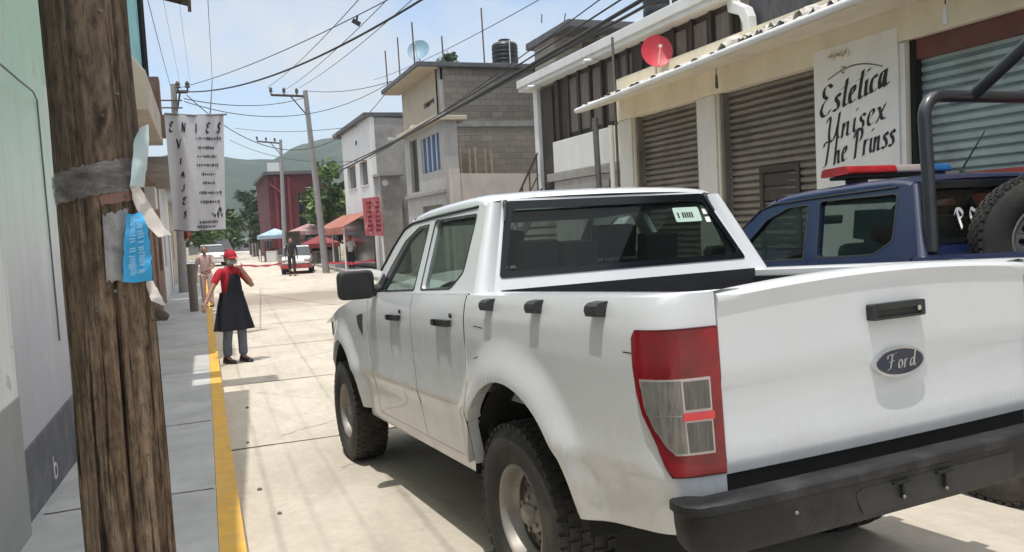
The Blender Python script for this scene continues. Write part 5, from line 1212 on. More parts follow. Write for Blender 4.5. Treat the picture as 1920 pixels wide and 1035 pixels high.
for t, s0, s1 in ((.20,.50,.95),(.28,.54,.82),(.355,.52,.86),(.43,.50,.88),(.51,.58,.82),(.585,.60,.82),(.67,.52,.92),(.75,.54,.90),(.925,.50,.84),(.965,.46,.80)):
    s = s0
    while s < s1:
        wd = q.uniform(.012,.03); hh = q.uniform(.006,.016); m.add([bpt(s,t-hh,.012), bpt(s+wd,t-hh*q.uniform(.6,1.3),.012), bpt(s+wd,t+hh*.8,.012), bpt(s,t+hh,.012)], [(0,1,2,3)]); s += wd+q.uniform(.004,.018)
m.build('small_print', mk('grey black print', (.07,.07,.08), .7), bn)
m = MB()
for (s, t, w_, h_) in ((.90,.82,.07,.03),(.86,.86,.05,.035),(.80,.87,.05,.02),(.93,.87,.04,.02),(.76,.855,.03,.015)): m.add([bpt(s-w_/2,t,.012), bpt(s,t-h_,.012), bpt(s+w_/2,t,.012), bpt(s,t+h_,.012)], [(0,1,2,3)])
m.build('small_picture', mk('dark print picture', (.05,.05,.06), .7), bn)
m = MB(); m.tube([bpt(0,0), bpt(.5,0), bpt(1.06,-.005)], .018, 8); m.tube([bpt(0,1), bpt(.5,1.0), bpt(1,1)], .012, 8); m.build('batten', M_PIPE, bn)
# ---------------------------------------------------------------- power poles and cables
def cable(label, a, b, sag, r_, group, n=24, cat='cable'):
    a, b = Vector(a), Vector(b); m = MB(); m.tube([tuple((b-a)*(i/n) + Vector((0,0,-4*sag*(i/n)*(1-i/n)))) for i in range(n+1)], r_, 6)
    o = m.build('overhead_cable', M_CABLE, None, 60); o.location = a; return tag(o, label, cat, group)
def power_pole(label, base, top, arm, mat, r0=.16, ins=3, extra=None):
    base, top = Vector(base), Vector(top); o = thing('power_pole', label, 'power pole', base, group='concrete power poles'); L = top-base
    m = MB(); m.tube([(0,0,0), tuple(L)], [r0, r0*.62], 12); m.build('pole', mat, o, 60)
    m = MB(); a0 = L - Vector((0,0,.25)); a1 = Vector(arm)-base; m.tube([tuple(a0 + (a0-a1)*.06), tuple(a1)], .06, 6); m.build('crossarm', M_IRON, o)
    m = MB(); m.tube([tuple(lerp(a0, a1, .45)), tuple(L - Vector((0,0,1.1)))], .03, 6); m.build('arm_brace', M_IRON, o)
    for k in range(ins):
        p = a0.lerp(a1, [1, .62, .25, .02][k] if ins > 2 else [1, .3][k]); m = MB(); m.lathe([(.03,0),(.03,.12),(.09,.14),(.06,.22),(.08,.26),(.04,.34),(.0005,.36)], 10, tuple(p)); m.build('insulator', M_IRON, o, 40)
    return o
M_POLE = mk('grey concrete pole', (.27, .26, .25), .9, var=.15, scale=2)
pf_b, pf_t, pf_a = onX(612, 512, 35), onX(572, 170, 35), onX(508, 178, 35)
power_pole('tall concrete power pole with three insulators, beside the awning shop', (35, pf_b.y, gz(30)), pf_t, pf_a, M_POLE, .17)
p2_b, p2_t, p2_a = onX(535, 490, 56), onX(526, 262, 56), onX(482, 265, 56)
p2 = power_pole('distant concrete power pole farther down the street, behind the white and red car', (56, p2_b.y, gz(30)), p2_t, p2_a, M_POLE, .17)
a, b = onX(537, 436, 42), onX(563, 468, 42); o = thing('sign_board', 'square dark sign board on a thin post above the white and red car', 'sign board', (42, (a.y+b.y)/2, gz(30)))
m = MB(); hw = (a.y-b.y)/2; m.box(-.04,.04,-hw,hw,b.z-gz(30),a.z-gz(30)); m.build('board', M_WOOD, o, bevel=.01)
m = MB(); m.plate(rect(-hw-.05,hw+.05,b.z-gz(30)-.05,a.z-gz(30)+.05), [rect(-hw+.04,hw-.04,b.z-gz(30)+.04,a.z-gz(30)-.04)], lambda p,q_,d: (-.06+d,p,q_), .1); m.build('frame', M_IRON, o)
m = MB(); m.tube([(.0,0,0),(.0,0,b.z-gz(30)-.05)], .04, 8); m.build('post', M_PIPE, o)
l_b, l_t, l_a = onX(338, 470, 26), onX(325, 158, 26), onX(352, 172, 26)
p3 = power_pole('concrete power pole behind the hanging banner on the left side', (26, l_b.y, gz(20)), l_t, l_a, M_POLE, .15, 2)
m = MB()
for k in range(6): m.box(-.15,-.1,-.42,.42, l_t.z-gz(20)-.55-.24*k-.02, l_t.z-gz(20)-.55-.24*k+.02)
m.build('wire_rack', M_IRON, p3)
CG = 'overhead cables along the left side'
near = Vector((-.35, pole_c(5.6).y, 5.55))
for k, (u, v, dy) in enumerate(((328,190,.30),(341,172,.10),(356,152,-.12),(398,150,-.42))):
    e = onX(u, v, 25.8); cable(['leftmost overhead cable rising from the wire rack behind the banner', 'second overhead cable from the left above the hanging banner', 'third thin overhead cable from the left above the banner', 'overhead cable meeting the thick street cable above the banner'][k], near + Vector((0, dy, .12*k)), e, .25, (.006 if k in (0, 3) else .003), CG, 40)
e = onX(398, 150, 25.8); f_ = onX(394, 216, 13.2); cable('thin rope dropping to the right corner of the hanging banner', e, f_, .0, .012, CG, 4)
e2 = onX(345, 172, 26)
for (a, b, sag, r_, lbl) in ((e2, onX(905, -75, 9), .55, .022, 'thick twisted cable crossing the sky from the left pole to the upper right'), (onX(335, 165, 26), onX(900, -95, 9), .25, .010, 'thin cable just above the thick cable crossing the sky'), (onX(345, 185, 26), pf_t + Vector((0,0,-.3)), .3, .016, 'cable from the left pole across the street to the tall power pole'), (onX(345, 190, 26), onX(735, 152, 29), .9, .014, 'slack cable from the left pole to the roof corner of the block house'), (onX(350, 178, 26), onX(735, 158, 29), 2.2, .014, 'lowest sagging cable from the left pole to the block house'), (pf_t, onX(735, 152, 29), .2, .014, 'cable from the tall power pole to the block house roof'), (onX(440, 240, 56), onX(700, 232, 34), .3, .016, 'far cable running level behind the tall power pole'), (onX(430, 262, 56), onX(690, 300, 34), .6, .016, 'far low cable running to the white corner house')):
    cable(lbl, a, b, sag, r_, 'cables across the street', 30)
for k, (u0, v0, u1, v1) in enumerate(((500, 165, 690, -20), (535, 168, 745, -20), (560, 165, 800, -25), (700, 150, 1010, 0))):
    cable(['leftmost faint wire climbing from the tall power pole to the upper right', 'second faint wire climbing from the tall power pole', 'third faint wire climbing from the tall power pole', 'faint wire above the block house climbing to the upper right'][k], onX(u0, v0, 35), onX(u1, v1, 12), .15, .009, 'faint wires from the tall power pole', 24)
m = MB(); c = onX(668, 42, 17.5); tag_ = thing('cable_splice', 'small dark splice box clipped on the thick crossing cable', 'splice box', c); m.obox((0,0,0), (.10,.22,.10), (0.5,0,0)); m.tube([(0,.0,0),(0,-.04,.18)], .03, 6); m.build('box', M_CABLE, tag_, bevel=.01)
RY = -3.55
for k, (a, b, r_) in enumerate((((640,312),(1215,-3),.022), ((640,318),(1185,0),.030), ((660,308),(1150,-2),.014), ((700,292),(1110,0),.010))):
    pa, pb2 = onY(*a, RY), onY(*b, RY); d_ = pb2-pa; cable(['thick cable nearest the shop eaves, running along the right side roofs', 'thickest cable of the bundle along the right side roofs', 'thin cable above the bundle along the right side roofs', 'topmost faint cable along the right side roofs'][k], pa - d_*.05, pb2 + d_*.25, .12, r_, 'cables along the right side roofs', 24)
# ---------------------------------------------------------------- trees
M_LEAF = [mk('leaves %d' % i, c, .6, var=.35, scale=.8) for i, c in enumerate(((.075, .135, .030), (.045, .085, .022), (.13, .20, .05), (.05, .075, .035)))]
M_BARK = mk('bark', (.10, .08, .06), .9, var=.3, scale=5, bump=.3)
def tree(name, label, base, h, cr, seed, mats=(0, 1, 2), leaf=.22, n=1600, trunk_h=.42, group=None):
    q = random.Random(seed); o = thing(name, label, 'tree', base, group=group)
    m = MB(); pts = [(0,0,0)]; 
    for k in range(1, 6): pts.append((q.uniform(-.08,.08)*h*.2*k/3, q.uniform(-.08,.08)*h*.2*k/3, h*.8*k/5))
    m.tube(pts, [h*.03*(1-.15*k) for k in range(6)], 8); cent = []
    for k in range(9):
        a = q.uniform(0, 6.28); zz = h*q.uniform(trunk_h, .92); rr_ = cr*q.uniform(.25,.85)*(1-.45*abs(zz/h-.65)); e = (math.cos(a)*rr_, math.sin(a)*rr_, zz); cent.append((e, cr*q.uniform(.28,.5)))
        b0 = pts[min(4, 1+int(zz/h*4))]; m.tube([(b0[0],b0[1],zz-h*.18), (e[0]*.5,e[1]*.5,zz-h*.06), e], [h*.014,h*.009,h*.004], 5)
    m.build('trunk', M_BARK, o, 60)
    c_ = MB()
    for i in range(n):
        (ce, rd) = q.choice(cent); d = Vector((q.gauss(0,1), q.gauss(0,1), q.gauss(0,.8))).normalized()*rd*q.uniform(.5,1.08)
        p = Vector(ce)+d; s = leaf*q.uniform(.6,1.4); u = Vector((q.gauss(0,1),q.gauss(0,1),q.gauss(0,.6))).normalized(); v = u.cross(Vector((q.gauss(0,1),q.gauss(0,1),q.gauss(0,1)))).normalized()
        c_.mat(q.choice((0,0,1,1,2)) if d.z > -.2*rd else 1); c_.add([p-u*s, p+v*s*.5, p+u*s, p-v*s*.5], [(0,1,2,3)])
    c_.build('crown', [M_LEAF[k] for k in mats], o); return o
def at(u, v, x): p = onX(u, v, x); return (x, p.y, gz(30))
tree('leafy_tree', 'bright green tree rising behind the white corner house', at(628, 480, 49), 7.2, 1.7, 1, (2, 0, 2), .22, 1900)
tree('leafy_tree', 'darker olive tree left of the corner house, above the awning', at(612, 480, 53), 4.6, 1.6, 2, (1, 3, 0), .25, 2000, .3)
tree('leafy_tree', 'dark tree beside the red building, over the far end of the street', at(472, 480, 84), 6.6, 2.3, 3, (3, 1, 3), .30, 1300)
tree('leafy_tree', 'low round tree at the far end of the street, below the banner', at(428, 480, 95), 4.0, 2.4, 4, (0, 1, 2), .34, 1300, .25)
tree('leafy_tree', 'small bush like tree behind the person in the red cap', at(398, 480, 70), 4.0, 2.2, 5, (1, 0, 3), .28, 1100, .2)
tree('leafy_tree', 'broad tree on the left beyond the low houses', at(345, 480, 64), 5.4, 2.6, 6, (1, 0, 2), .30, 1300, .25)
tree('leafy_tree', 'dark narrow tree between the stalls and the dark tree', at(497, 480, 78), 4.6, 1.6, 7, (3, 1, 1), .28, 900, .2)
c = onX(852, 118, 44); tree('slender_tree', 'feathery treetop peeping over the flat roof of the grey block house', (44, c.y, gz(40)), onX(850, 78, 44).z+.3, 1.1, 8, (1, 3, 1), .20, 900, .5)
# ---------------------------------------------------------------- red building, market stalls
a, b = onX(501, 328, 64), onX(603, 325, 64)
R0 = (66, (a.y+b.y)/2, -.3); Rh = thing('red_building', 'dark red two storey building at the far end of the street', 'building', R0); PRb = lambda nm, mb, mat, par=None: P(nm, mb, mat, par or Rh, None, 0, R0)
M_REDB = mk('dark red wall paint', (.105, .018, .022), .85, var=.2, scale=.6, stain=(.07,.014,.018), stain_amt=.6, sscale=.5)
wn = [(p.y, p.z) for p in (onX(592, 425, 64), onX(563, 425, 64), onX(563, 362, 64), onX(592, 362, 64))]
m = MB(); m.plate([(a.y,-.3),(b.y,-.3),(b.y,b.z),(a.y,a.z)], [[(wn[0][0],wn[0][1]),(wn[1][0],wn[0][1]),(wn[1][0],wn[2][1]),(wn[0][0],wn[2][1])]], fX(64), .25); m.box(64.26,78,a.y-.25,a.y,-.3,a.z); PRb('wall', m, M_REDB)
m = MB(); m.box(64.15,64.2,wn[0][0],wn[1][0],wn[0][1],wn[2][1]); PRb('window', m, M_WIND)
m = MB(); m.box(63.7,78.2,b.y-.2,a.y+.3,a.z+.001,a.z+.25); PRb('roof_slab', m, M_SLABD)
m = MB()
for u in (520, 545): p = onX(u, 400, 63.9); m.box(63.85,63.99,p.y-.12,p.y+.12,-.3,a.z-.2)
p, p2_ = onX(505, 345, 63.8), onX(535, 368, 63.8); m.tube([p, p2_], .10, 6); PRb('pilaster', m, mk('brighter red trim', (.17,.022,.03), .8))
m = MB(); p = onX(513, 322, 66); m.box(65.6,66.4,p.y-.45,p.y+.45,a.z+.251,a.z+1.1); PRb('roof_box', m, M_WPLAS)
def canopy(label, u, v_top, x, w_, d_, h, mat, group='market canopies at the far end'):
    p = onX(u, v_top, x); b0 = (x, p.y, gz(30)); o = thing('market_canopy', label, 'canopy', b0, group=group); z1 = p.z-gz(30)
    m = MB(); m.add([(-d_,-w_,z1-.5),(d_,-w_,z1-.5),(d_,w_,z1-.5),(-d_,w_,z1-.5),(0,0,z1),(-d_,-w_,z1-.75),(d_,-w_,z1-.75),(d_,w_,z1-.75),(-d_,w_,z1-.75)], [(0,1,4),(1,2,4),(2,3,4),(3,0,4),(0,1,6,5),(1,2,7,6),(2,3,8,7),(3,0,5,8)]); m.build('canopy_cloth', mat, o)
    for sx in (-1,1):
        for sy in (-1,1): m = MB(); m.tube([(sx*d_*.97,sy*w_*.97,0),(sx*d_*.97,sy*w_*.97,z1-.5)], .03, 6); m.build('leg', M_PIPE, o)
    m = MB(); m.box(-d_*.8,d_*.5,-w_*.8,w_*.8,.75,.82); m.box(-d_*.75,-d_*.7,-w_*.78,w_*.78,.0,.749); m.build('counter', M_WOOD2, o)
    q = random.Random(int(u)); m = MB()
    for k in range(10): yy = -w_*.7+1.4*w_*k/9; s = q.uniform(.10,.2); m.obox((q.uniform(-.5,.2)*d_, yy, .82+s*.6), (s*1.3,s*1.2,s*1.2), (0,0,q.uniform(0,1))); 
    m.build('goods', q.choice((M_REDPAINT, M_AWN, M_RUSTW)), o); return o
canopy('light blue and white canopy over a stall at the far end of the street', 515, 428, 58, 1.2, 1.3, 2.6, mk('pale blue canopy cloth', (.30,.40,.48), .8, var=.25, scale=1))
canopy('white and pink canopy right of the distant pole, behind the white and red car', 580, 418, 50, 1.25, 1.4, 2.8, mk('pale pink canopy cloth', (.42,.29,.27), .8, var=.3, scale=1.2, stain=(.3,.05,.05), stain_amt=.8, sscale=1.4))
canopy('small red canopy between the pink canopy and the tall power pole', 600, 440, 46, 1.0, 1.0, 2.2, mk('red canopy cloth', (.22,.03,.035), .8, var=.2, scale=1.2))
# boxes and cloths crowding the stalls
q = random.Random(77)
CL = ['dark crate stacked by the stalls left of the tall power pole', 'second dark crate by the stalls, on the pole side', 'brown crate on the ground under the pink canopy', 'reddish crate under the pink canopy', 'pale box under the blue canopy', 'dark box behind the white and red car', 'brown box beside the leg of the pink canopy', 'dark red box under the small red canopy', 'grey box next to the stake of the red tape', 'tall dark box behind the small red canopy']
for k, (u, v, x, s, mt) in enumerate(((603,500,44,.75,M_WOOD),(597,498,47,.7,M_WOOD),(583,494,49,.8,M_WOOD2),(575,494,49,.7,M_RUSTW),(512,494,57,.7,M_PILL),(570,492,52,.9,M_DKWALL),(590,490,52,.8,M_WOOD2),(600,488,45,.65,M_REDPAINT),(533,494,47,.6,M_CONC),(608,486,48,1.5,M_DKWALL))):
    p = onX(u, v, x); c0 = (x, p.y, gz(30)); o = thing("crate", CL[k], 'crate', c0, (0,0,q.uniform(-.4,.4)), 'crates and boxes at the stalls')
    m = MB(); m.box(-s*.5,s*.5,-s*.5,s*.5,.0,s); m.build('box', mt, o, bevel=.02)
    m = MB(); m.box(-s*.52,s*.52,-s*.52,s*.52,s+.001,s*1.08); m.build('lid', mt, o, bevel=.01)
for k, (u0, u1, v0, v1, x, mt, lb2) in enumerate(((556,575,455,492,54,M_RUSTW,'brown cloth hanging behind the white and red car'),(588,606,448,490,55,M_DKWALL,'dark cloth hanging behind the pink canopy'),(496,512,452,486,62,M_DKWALL,'dark cloth hanging below the pale blue canopy'),(470,486,456,484,75,M_CONC,'grey cloth hung by the dark tree at the street end'))):
    a, b = onX(u0, v0, x), onX(u1, v1, x); m = MB(); n = 12
    m.grid([[(.10*math.sin(i*1.3), lerp(a.y,b.y,i/n)-a.y, 0), (.14*math.sin(i*1.3+.5), lerp(a.y,b.y,i/n)-a.y, (b.z-a.z)*.5), (.18*math.sin(i*1.3+1), lerp(a.y,b.y,i/n)-a.y, b.z-a.z)] for i in range(n+1)])
    m.grid([[(p[0]+.02,p[1],p[2]) for p in r_] for r_ in [[(.10*math.sin(i*1.3), lerp(a.y,b.y,i/n)-a.y, 0), (.14*math.sin(i*1.3+.5), lerp(a.y,b.y,i/n)-a.y, (b.z-a.z)*.5), (.18*math.sin(i*1.3+1), lerp(a.y,b.y,i/n)-a.y, b.z-a.z)] for i in range(n+1)]])
    o = m.build('hanging_cloth', mt, None, 60); o.location = a; tag(o, lb2, 'cloth', 'cloths at the stalls')
a, b = onX(343, 424, 16), onX(360, 452, 16); m = MB(); n = 8
m.grid([[(.05*math.sin(i), lerp(a.y,b.y,i/n)-a.y, -.02*i), (.07*math.sin(i+.6), lerp(a.y,b.y,i/n)-a.y, (b.z-a.z)*(.8+.2*math.sin(i)))] for i in range(n+1)]); m.grid([[(.05*math.sin(i)+.01, lerp(a.y,b.y,i/n)-a.y, -.02*i), (.07*math.sin(i+.6)+.01, lerp(a.y,b.y,i/n)-a.y, (b.z-a.z)*(.8+.2*math.sin(i)))] for i in range(n+1)])
o = m.build('red_flag', M_REDPAINT, None, 60); o.location = a; tag(o, 'small red cloth hanging just below the white banner', 'cloth')
# small grey roofs beyond
for k, (u0, u1, v, x, lbl) in enumerate(((428, 478, 448, 110, 'small grey house far down the street in front of the hill'), (352, 400, 452, 105, 'tiny pale house far down the street behind the wooden post'))):
    a, b = onX(u0, v, x), onX(u1, v, x); c0 = (x, (a.y+b.y)/2, gz(30)); o = thing('far_house', lbl, 'house', c0); hw = abs(a.y-b.y)/2; hz = a.z-gz(30)
    m = MB(); m.plate([(-hw,0),(hw,0),(hw,hz*.75),(-hw,hz*.75)], [[(-hw*.5,hz*.25),(-hw*.1,hz*.25),(-hw*.1,hz*.6),(-hw*.5,hz*.6)]], lambda p,q_,d: (d, p, q_), .2); m.box(.21,6,-hw,-hw+.2,0,hz*.75); m.build('wall', M_CONC, o)
    m = MB(); m.box(.1,.15,-hw*.5,-hw*.1,hz*.25,hz*.6); m.build('window', M_WIND, o)
    m = MB(); m.add([(-.5,-hw*1.1,hz*.75+.01),(-.5,hw*1.1,hz*.75+.01),(3,hw*1.1,hz),(3,-hw*1.1,hz),(6.5,hw*1.1,hz*.75+.01),(6.5,-hw*1.1,hz*.75+.01)], [(0,1,2,3),(3,2,4,5)]); m.build('roof', M_SLABD, o)
# red tape strung along the far kerb
M_TAPER = mk('red barrier tape', (.50,.05,.08), .5, var=.2, scale=2)
for lbl, pts in (('red barrier tape strung across the far end of the street', [onX(u, v, 44) for u, v in ((452,497),(478,499),(505,498),(530,493))]), ('red barrier tape strung in front of the dark shop under the awning', [(35,pf_b.y,onX(612,492,35).z)]+[onX(u, v, 33.3) for u, v in ((660,494),(715,486))])):
    m = MB(); P_ = [Vector(p) for p in pts]; o0 = P_[0]
    Q_ = [P_[k].lerp(P_[k+1], t/6) for k in range(len(P_)-1) for t in range(6)]+[P_[-1]]
    m.grid([[tuple(p-o0+Vector((0,0,.05-.02*math.sin(i))))for i, p in enumerate(Q_)], [tuple(p-o0-Vector((0,0,.05+.02*math.sin(i*1.3)))) for i, p in enumerate(Q_)]]); m.grid([[tuple(p-o0+Vector((.006,0,.05-.02*math.sin(i))))for i, p in enumerate(Q_)], [tuple(p-o0-Vector((-.006,0,.05+.02*math.sin(i*1.3)))) for i, p in enumerate(Q_)]])
    ob = m.build('barrier_tape', M_TAPER); ob.location = o0; tag(ob, lbl, 'tape')
for u, v, lbl in ((530, 493, 'thin stake holding the red tape in the middle of the street'), (452, 497, 'thin stake holding the red tape by the left side')):
    p = onX(u, v, 44); post('tape_stake', lbl, 'stake', (44, p.y, gz(30)), (44, p.y, p.z+.1), .025, M_IRON, n=6)
# ---------------------------------------------------------------- cars
def car(label, loc, yaw, top, low, group='cars at the far end of the street', suv=False):
    o = thing('car', label, 'car', loc, (0,0,yaw), group); H = 1.75 if suv else 1.45
    pf = [(-2.05,.35),(-2.1,.6),(-2.05,.92),(-1.9,.98),(-1.3,1.0),(-.7,1.0),(.7,.98),(1.2,.94),(1.85,.80),(2.05,.66),(2.1,.45),(2.05,.30)] if not suv else [(-2.2,.45),(-2.25,.8),(-2.2,1.08),(-1.9,1.12),(.8,1.12),(1.3,1.10),(2.05,1.0),(2.2,.8),(2.22,.5),(2.15,.40)]
    def body(z0, z1, mat, nm):
        m = MB(); rows = []
        for i in range(13):
            x = lerp(-2.08,2.08,i/12); zt = min(z1, interp([(a,b) for a,b in sorted(pf) if b > .55], x)); wd = .84*(1-.10*abs(x/2.08)**4); zb = min(z0 + .06*abs(x/2.08)**6, zt-.01)
            rows.append([(x,-wd*.97,zb),(x,-wd,lerp(zb,zt,.5)),(x,-wd*.96,zt-.04),(x,-wd*.86,zt),(x,0,zt+.02),(x,wd*.86,zt),(x,wd*.96,zt-.04),(x,wd,lerp(zb,zt,.5)),(x,wd*.97,zb)])
        m.grid(rows); m.add(rows[0],[tuple(range(9))]); m.add(rows[-1],[tuple(range(9))]); return m.build(nm, mat, o, 40)
    body(.50,2,top,'body'); m = MB(); m.box(-2.09,2.09,-.855,.855,.30,.52); m.build('lower_body', low, o, bevel=.03)
    gh = [(-1.55,1.0),(-1.1,H-.05),(-.7,H),(.1,H),(.45,H-.06),(1.15,.96)] if not suv else [(-2.1,1.1),(-1.9,H-.06),(-1.5,H),(.2,H),(.6,H-.06),(1.25,1.1)]
    m = MB(); rows = [[(x,-.80+.32*max(0,(z-1.0))*.9,z),(x,-.60+.2*max(0,z-1)*.4,z+.015),(x,.60-.2*max(0,z-1)*.4,z+.015),(x,.80-.32*max(0,(z-1.0))*.9,z)] for x, z in gh]; m.grid([[rows[i][j] for j in (0,1,2,3)] for i in range(1,5)]); m.build('roof', top, o, 40)
    m = MB()
    for i in (0, 4): m.add([rows[i][0],rows[i][3],rows[i+1][3],rows[i+1][0]], [(0,1,2,3)])
    for s in (0, 3): m.add([(x, rows[k][s][1]*.99, z-.02) for k, (x, z) in enumerate(gh)], [tuple(range(6))])
    m.build('window', M_WIND, o)
    for sx in (-1.28, 1.28):
        for s in (-1, 1):
            w_ = MB(); w_.lathe([(.17,.10),(.27,.115),(.31,.09),(.31,-.09),(.27,-.11),(.0005,-.11)], 18, (sx, s*.74, .31), 'y'); wo_ = w_.build('wheel', M_RUB, o, 40); w_ = MB(); w_.lathe([(.17,.105*s),(.10,.08*s),(.0005,.10*s)], 14, (sx, s*.74, .31), 'y'); w_.build('rim', M_STEEL, wo_, 40)
    for s in (-1, 1): m = MB(); m.obox((2.03,s*.60,.70), (.10,.34,.14), (0,0,s*-.2)); m.build('headlight', M_CHW, o, bevel=.02); m = MB(); m.obox((-2.05,s*.62,.80), (.06,.28,.16)); m.build('tail_light', M_RED2, o, bevel=.01)
    return o
M_WCAR = mk('white car', (.72,.71,.70), .3, var=.05, coat=.7); M_RCAR = mk('red lower car paint', (.36,.04,.05), .35, var=.1, coat=.6); M_MAR = mk('dark maroon car paint', (.10,.03,.04), .3, var=.1, coat=.7)
car('white car with a red lower body, facing the camera at the far end', (37.5, onX(560, 512, 37.5).y, gz(30)), R(180-9), M_WCAR, M_RCAR).scale = (.84, .84, .90)
car('dark maroon off road car far away on the left, above the red cap', (66, onX(415, 490, 66).y, gz(30)), R(184), M_MAR, M_DARK, suv=True)
car('white car parked far off on the left behind the person in pink', (56, onX(398, 490, 56).y, gz(30)), R(182), M_WCAR, M_WCAR)
# ---------------------------------------------------------------- hills
def m_hill():
    m, nt, b, out = nodes('wooded hillside'); n, _ = ntex(nt, .05, 10, .72); n2, _ = ntex(nt, .4, 6, .7)
    c = ramp(nt, n.outputs['Fac'], [(.35, (.014,.028,.014)), (.52, (.024,.040,.019)), (.62, (.042,.054,.027)), (.75, (.070,.072,.040))]).outputs[0]
    c = mixc(nt, .6, c, ramp(nt, n2.outputs['Fac'], [(.35,(.25,)*3),(.65,(.75,)*3)]).outputs[0], 'OVERLAY'); nt.links.new(c, b.inputs['Base Color']); b.inputs['Roughness'].default_value = 1; b.inputs['Specular IOR Level'].default_value = .1; return m
m = MB(); rows = []
for i in range(46):
    x = 330 + 520*i/45; rr_ = []
    for j in range(110):
        y = -520 + 900*j/109; ridge = interp([(-520,66),(-260,90),(-150,86),(-95,74),(-70,67),(-48,57),(-10,60),(30,61),(120,70),(380,66)], y*600/x)
        t = sstep(330, 620, x); h = ridge*t*(x/600 if x < 620 else 620/600)*(1-.4*sstep(640,850,x)); h += (noise.fractal(Vector((x*.012,y*.012,1)), 1, 2, 5)*9 + noise.noise(Vector((x*.08,y*.08,4)))*2.2)*t
        rr_.append((x, y, h-2))
    rows.append(rr_)
m.grid(rows); tag(m.build('hills', m_hill(), None, 60), kind='structure')
HZ = MB(); HZ.box(-70, 1520, -920, 920, -3.5, 130); hz = HZ.build('haze', bpy.data.materials.new('haze')); tag(hz, kind='stuff')
mh = hz.data.materials[0]; mh.use_nodes = True; nt = mh.node_tree; nt.nodes.clear(); out = nt.nodes.new('ShaderNodeOutputMaterial'); v = nt.nodes.new('ShaderNodeVolumePrincipled'); v.inputs['Color'].default_value = (.80,.90,1,1); v.inputs['Density'].default_value = .0006; v.inputs['Anisotropy'].default_value = .2; nt.links.new(v.outputs[0], out.inputs['Volume'])
# ---------------------------------------------------------------- people
M_SKIN = mk('skin', (.33, .19, .125), .55, var=.08, scale=8)
M_HAIR = mk('black hair', (.012, .010, .009), .5, var=.3, scale=20)
def skin_mesh(verts, edges, radii, levels=2):
    me = bpy.data.meshes.new('tmp'); me.from_pydata(verts, edges, []); ob = bpy.data.objects.new('tmp', me); COL.objects.link(ob)
    ob.modifiers.new('Skin', 'SKIN'); sk = me.skin_vertices[0].data
    for i, r_ in enumerate(radii): sk[i].radius = (r_, r_) if not isinstance(r_, tuple) else r_; sk[i].use_root = (i == 0)
    s = ob.modifiers.new('Sub', 'SUBSURF'); s.levels = levels; s.render_levels = levels
    dg = bpy.context.evaluated_depsgraph_get(); ev = ob.evaluated_get(dg); m2 = ev.to_mesh()
    vs = [tuple(v.co) for v in m2.vertices]; fs = [tuple(p.vertices) for p in m2.polygons]; ev.to_mesh_clear()
    bpy.data.objects.remove(ob); bpy.data.meshes.remove(me); return vs, fs
def ellipsoid(mb, c, r, n=16, k=10, lat=(-90, 90), shape=None):
    rows = []
    for i in range(k+1):
        la = R(lerp(lat[0], lat[1], i/k)); row = []
        for j in range(n+1):
            lo = 2*math.pi*j/n; p = Vector((math.cos(la)*math.cos(lo)*r[0], math.cos(la)*math.sin(lo)*r[1], math.sin(la)*r[2]))
            if shape: p = shape(p)
            row.append(tuple(Vector(c)+p))
        rows.append(row)
    mb.grid(rows)
def hand(V, E, RA, wrist_i, d, up, side, s=1.0):
    """palm, four unequal bent fingers and a thumb grown from the wrist; d = pointing, up = back of hand, side = thumb side"""
    w = Vector(V[wrist_i]); d = Vector(d).normalized(); up = Vector(up); up = (up-d*up.dot(d)).normalized(); sd = d.cross(up)*side
    p = len(V); V.append(tuple(w+d*.05*s)); E.append((wrist_i, p)); RA.append(.024*s)
    for k, (o, ln) in enumerate(((.030,.070),(.010,.078),(-.010,.073),(-.028,.058))):
        a = w + d*.085*s + sd*o*s; b = a + d*ln*.5*s - up*.012*s; c = b + (d*.7-up*.6).normalized()*ln*.5*s
        i0 = len(V); V += [tuple(a), tuple(b), tuple(c)]; RA += [.011*s,.0095*s,.008*s]; E += [(p, i0), (i0, i0+1), (i0+1, i0+2)]
    a = w + d*.03*s + sd*.036*s; b = a + (d*.6+sd*.7-up*.2).normalized()*.035*s; c = b + (d*.95-up*.3).normalized()*.03*s
    i0 = len(V); V += [tuple(a), tuple(b), tuple(c)]; RA += [.012*s,.011*s,.009*s]; E += [(p, i0), (i0, i0+1), (i0+1, i0+2)]
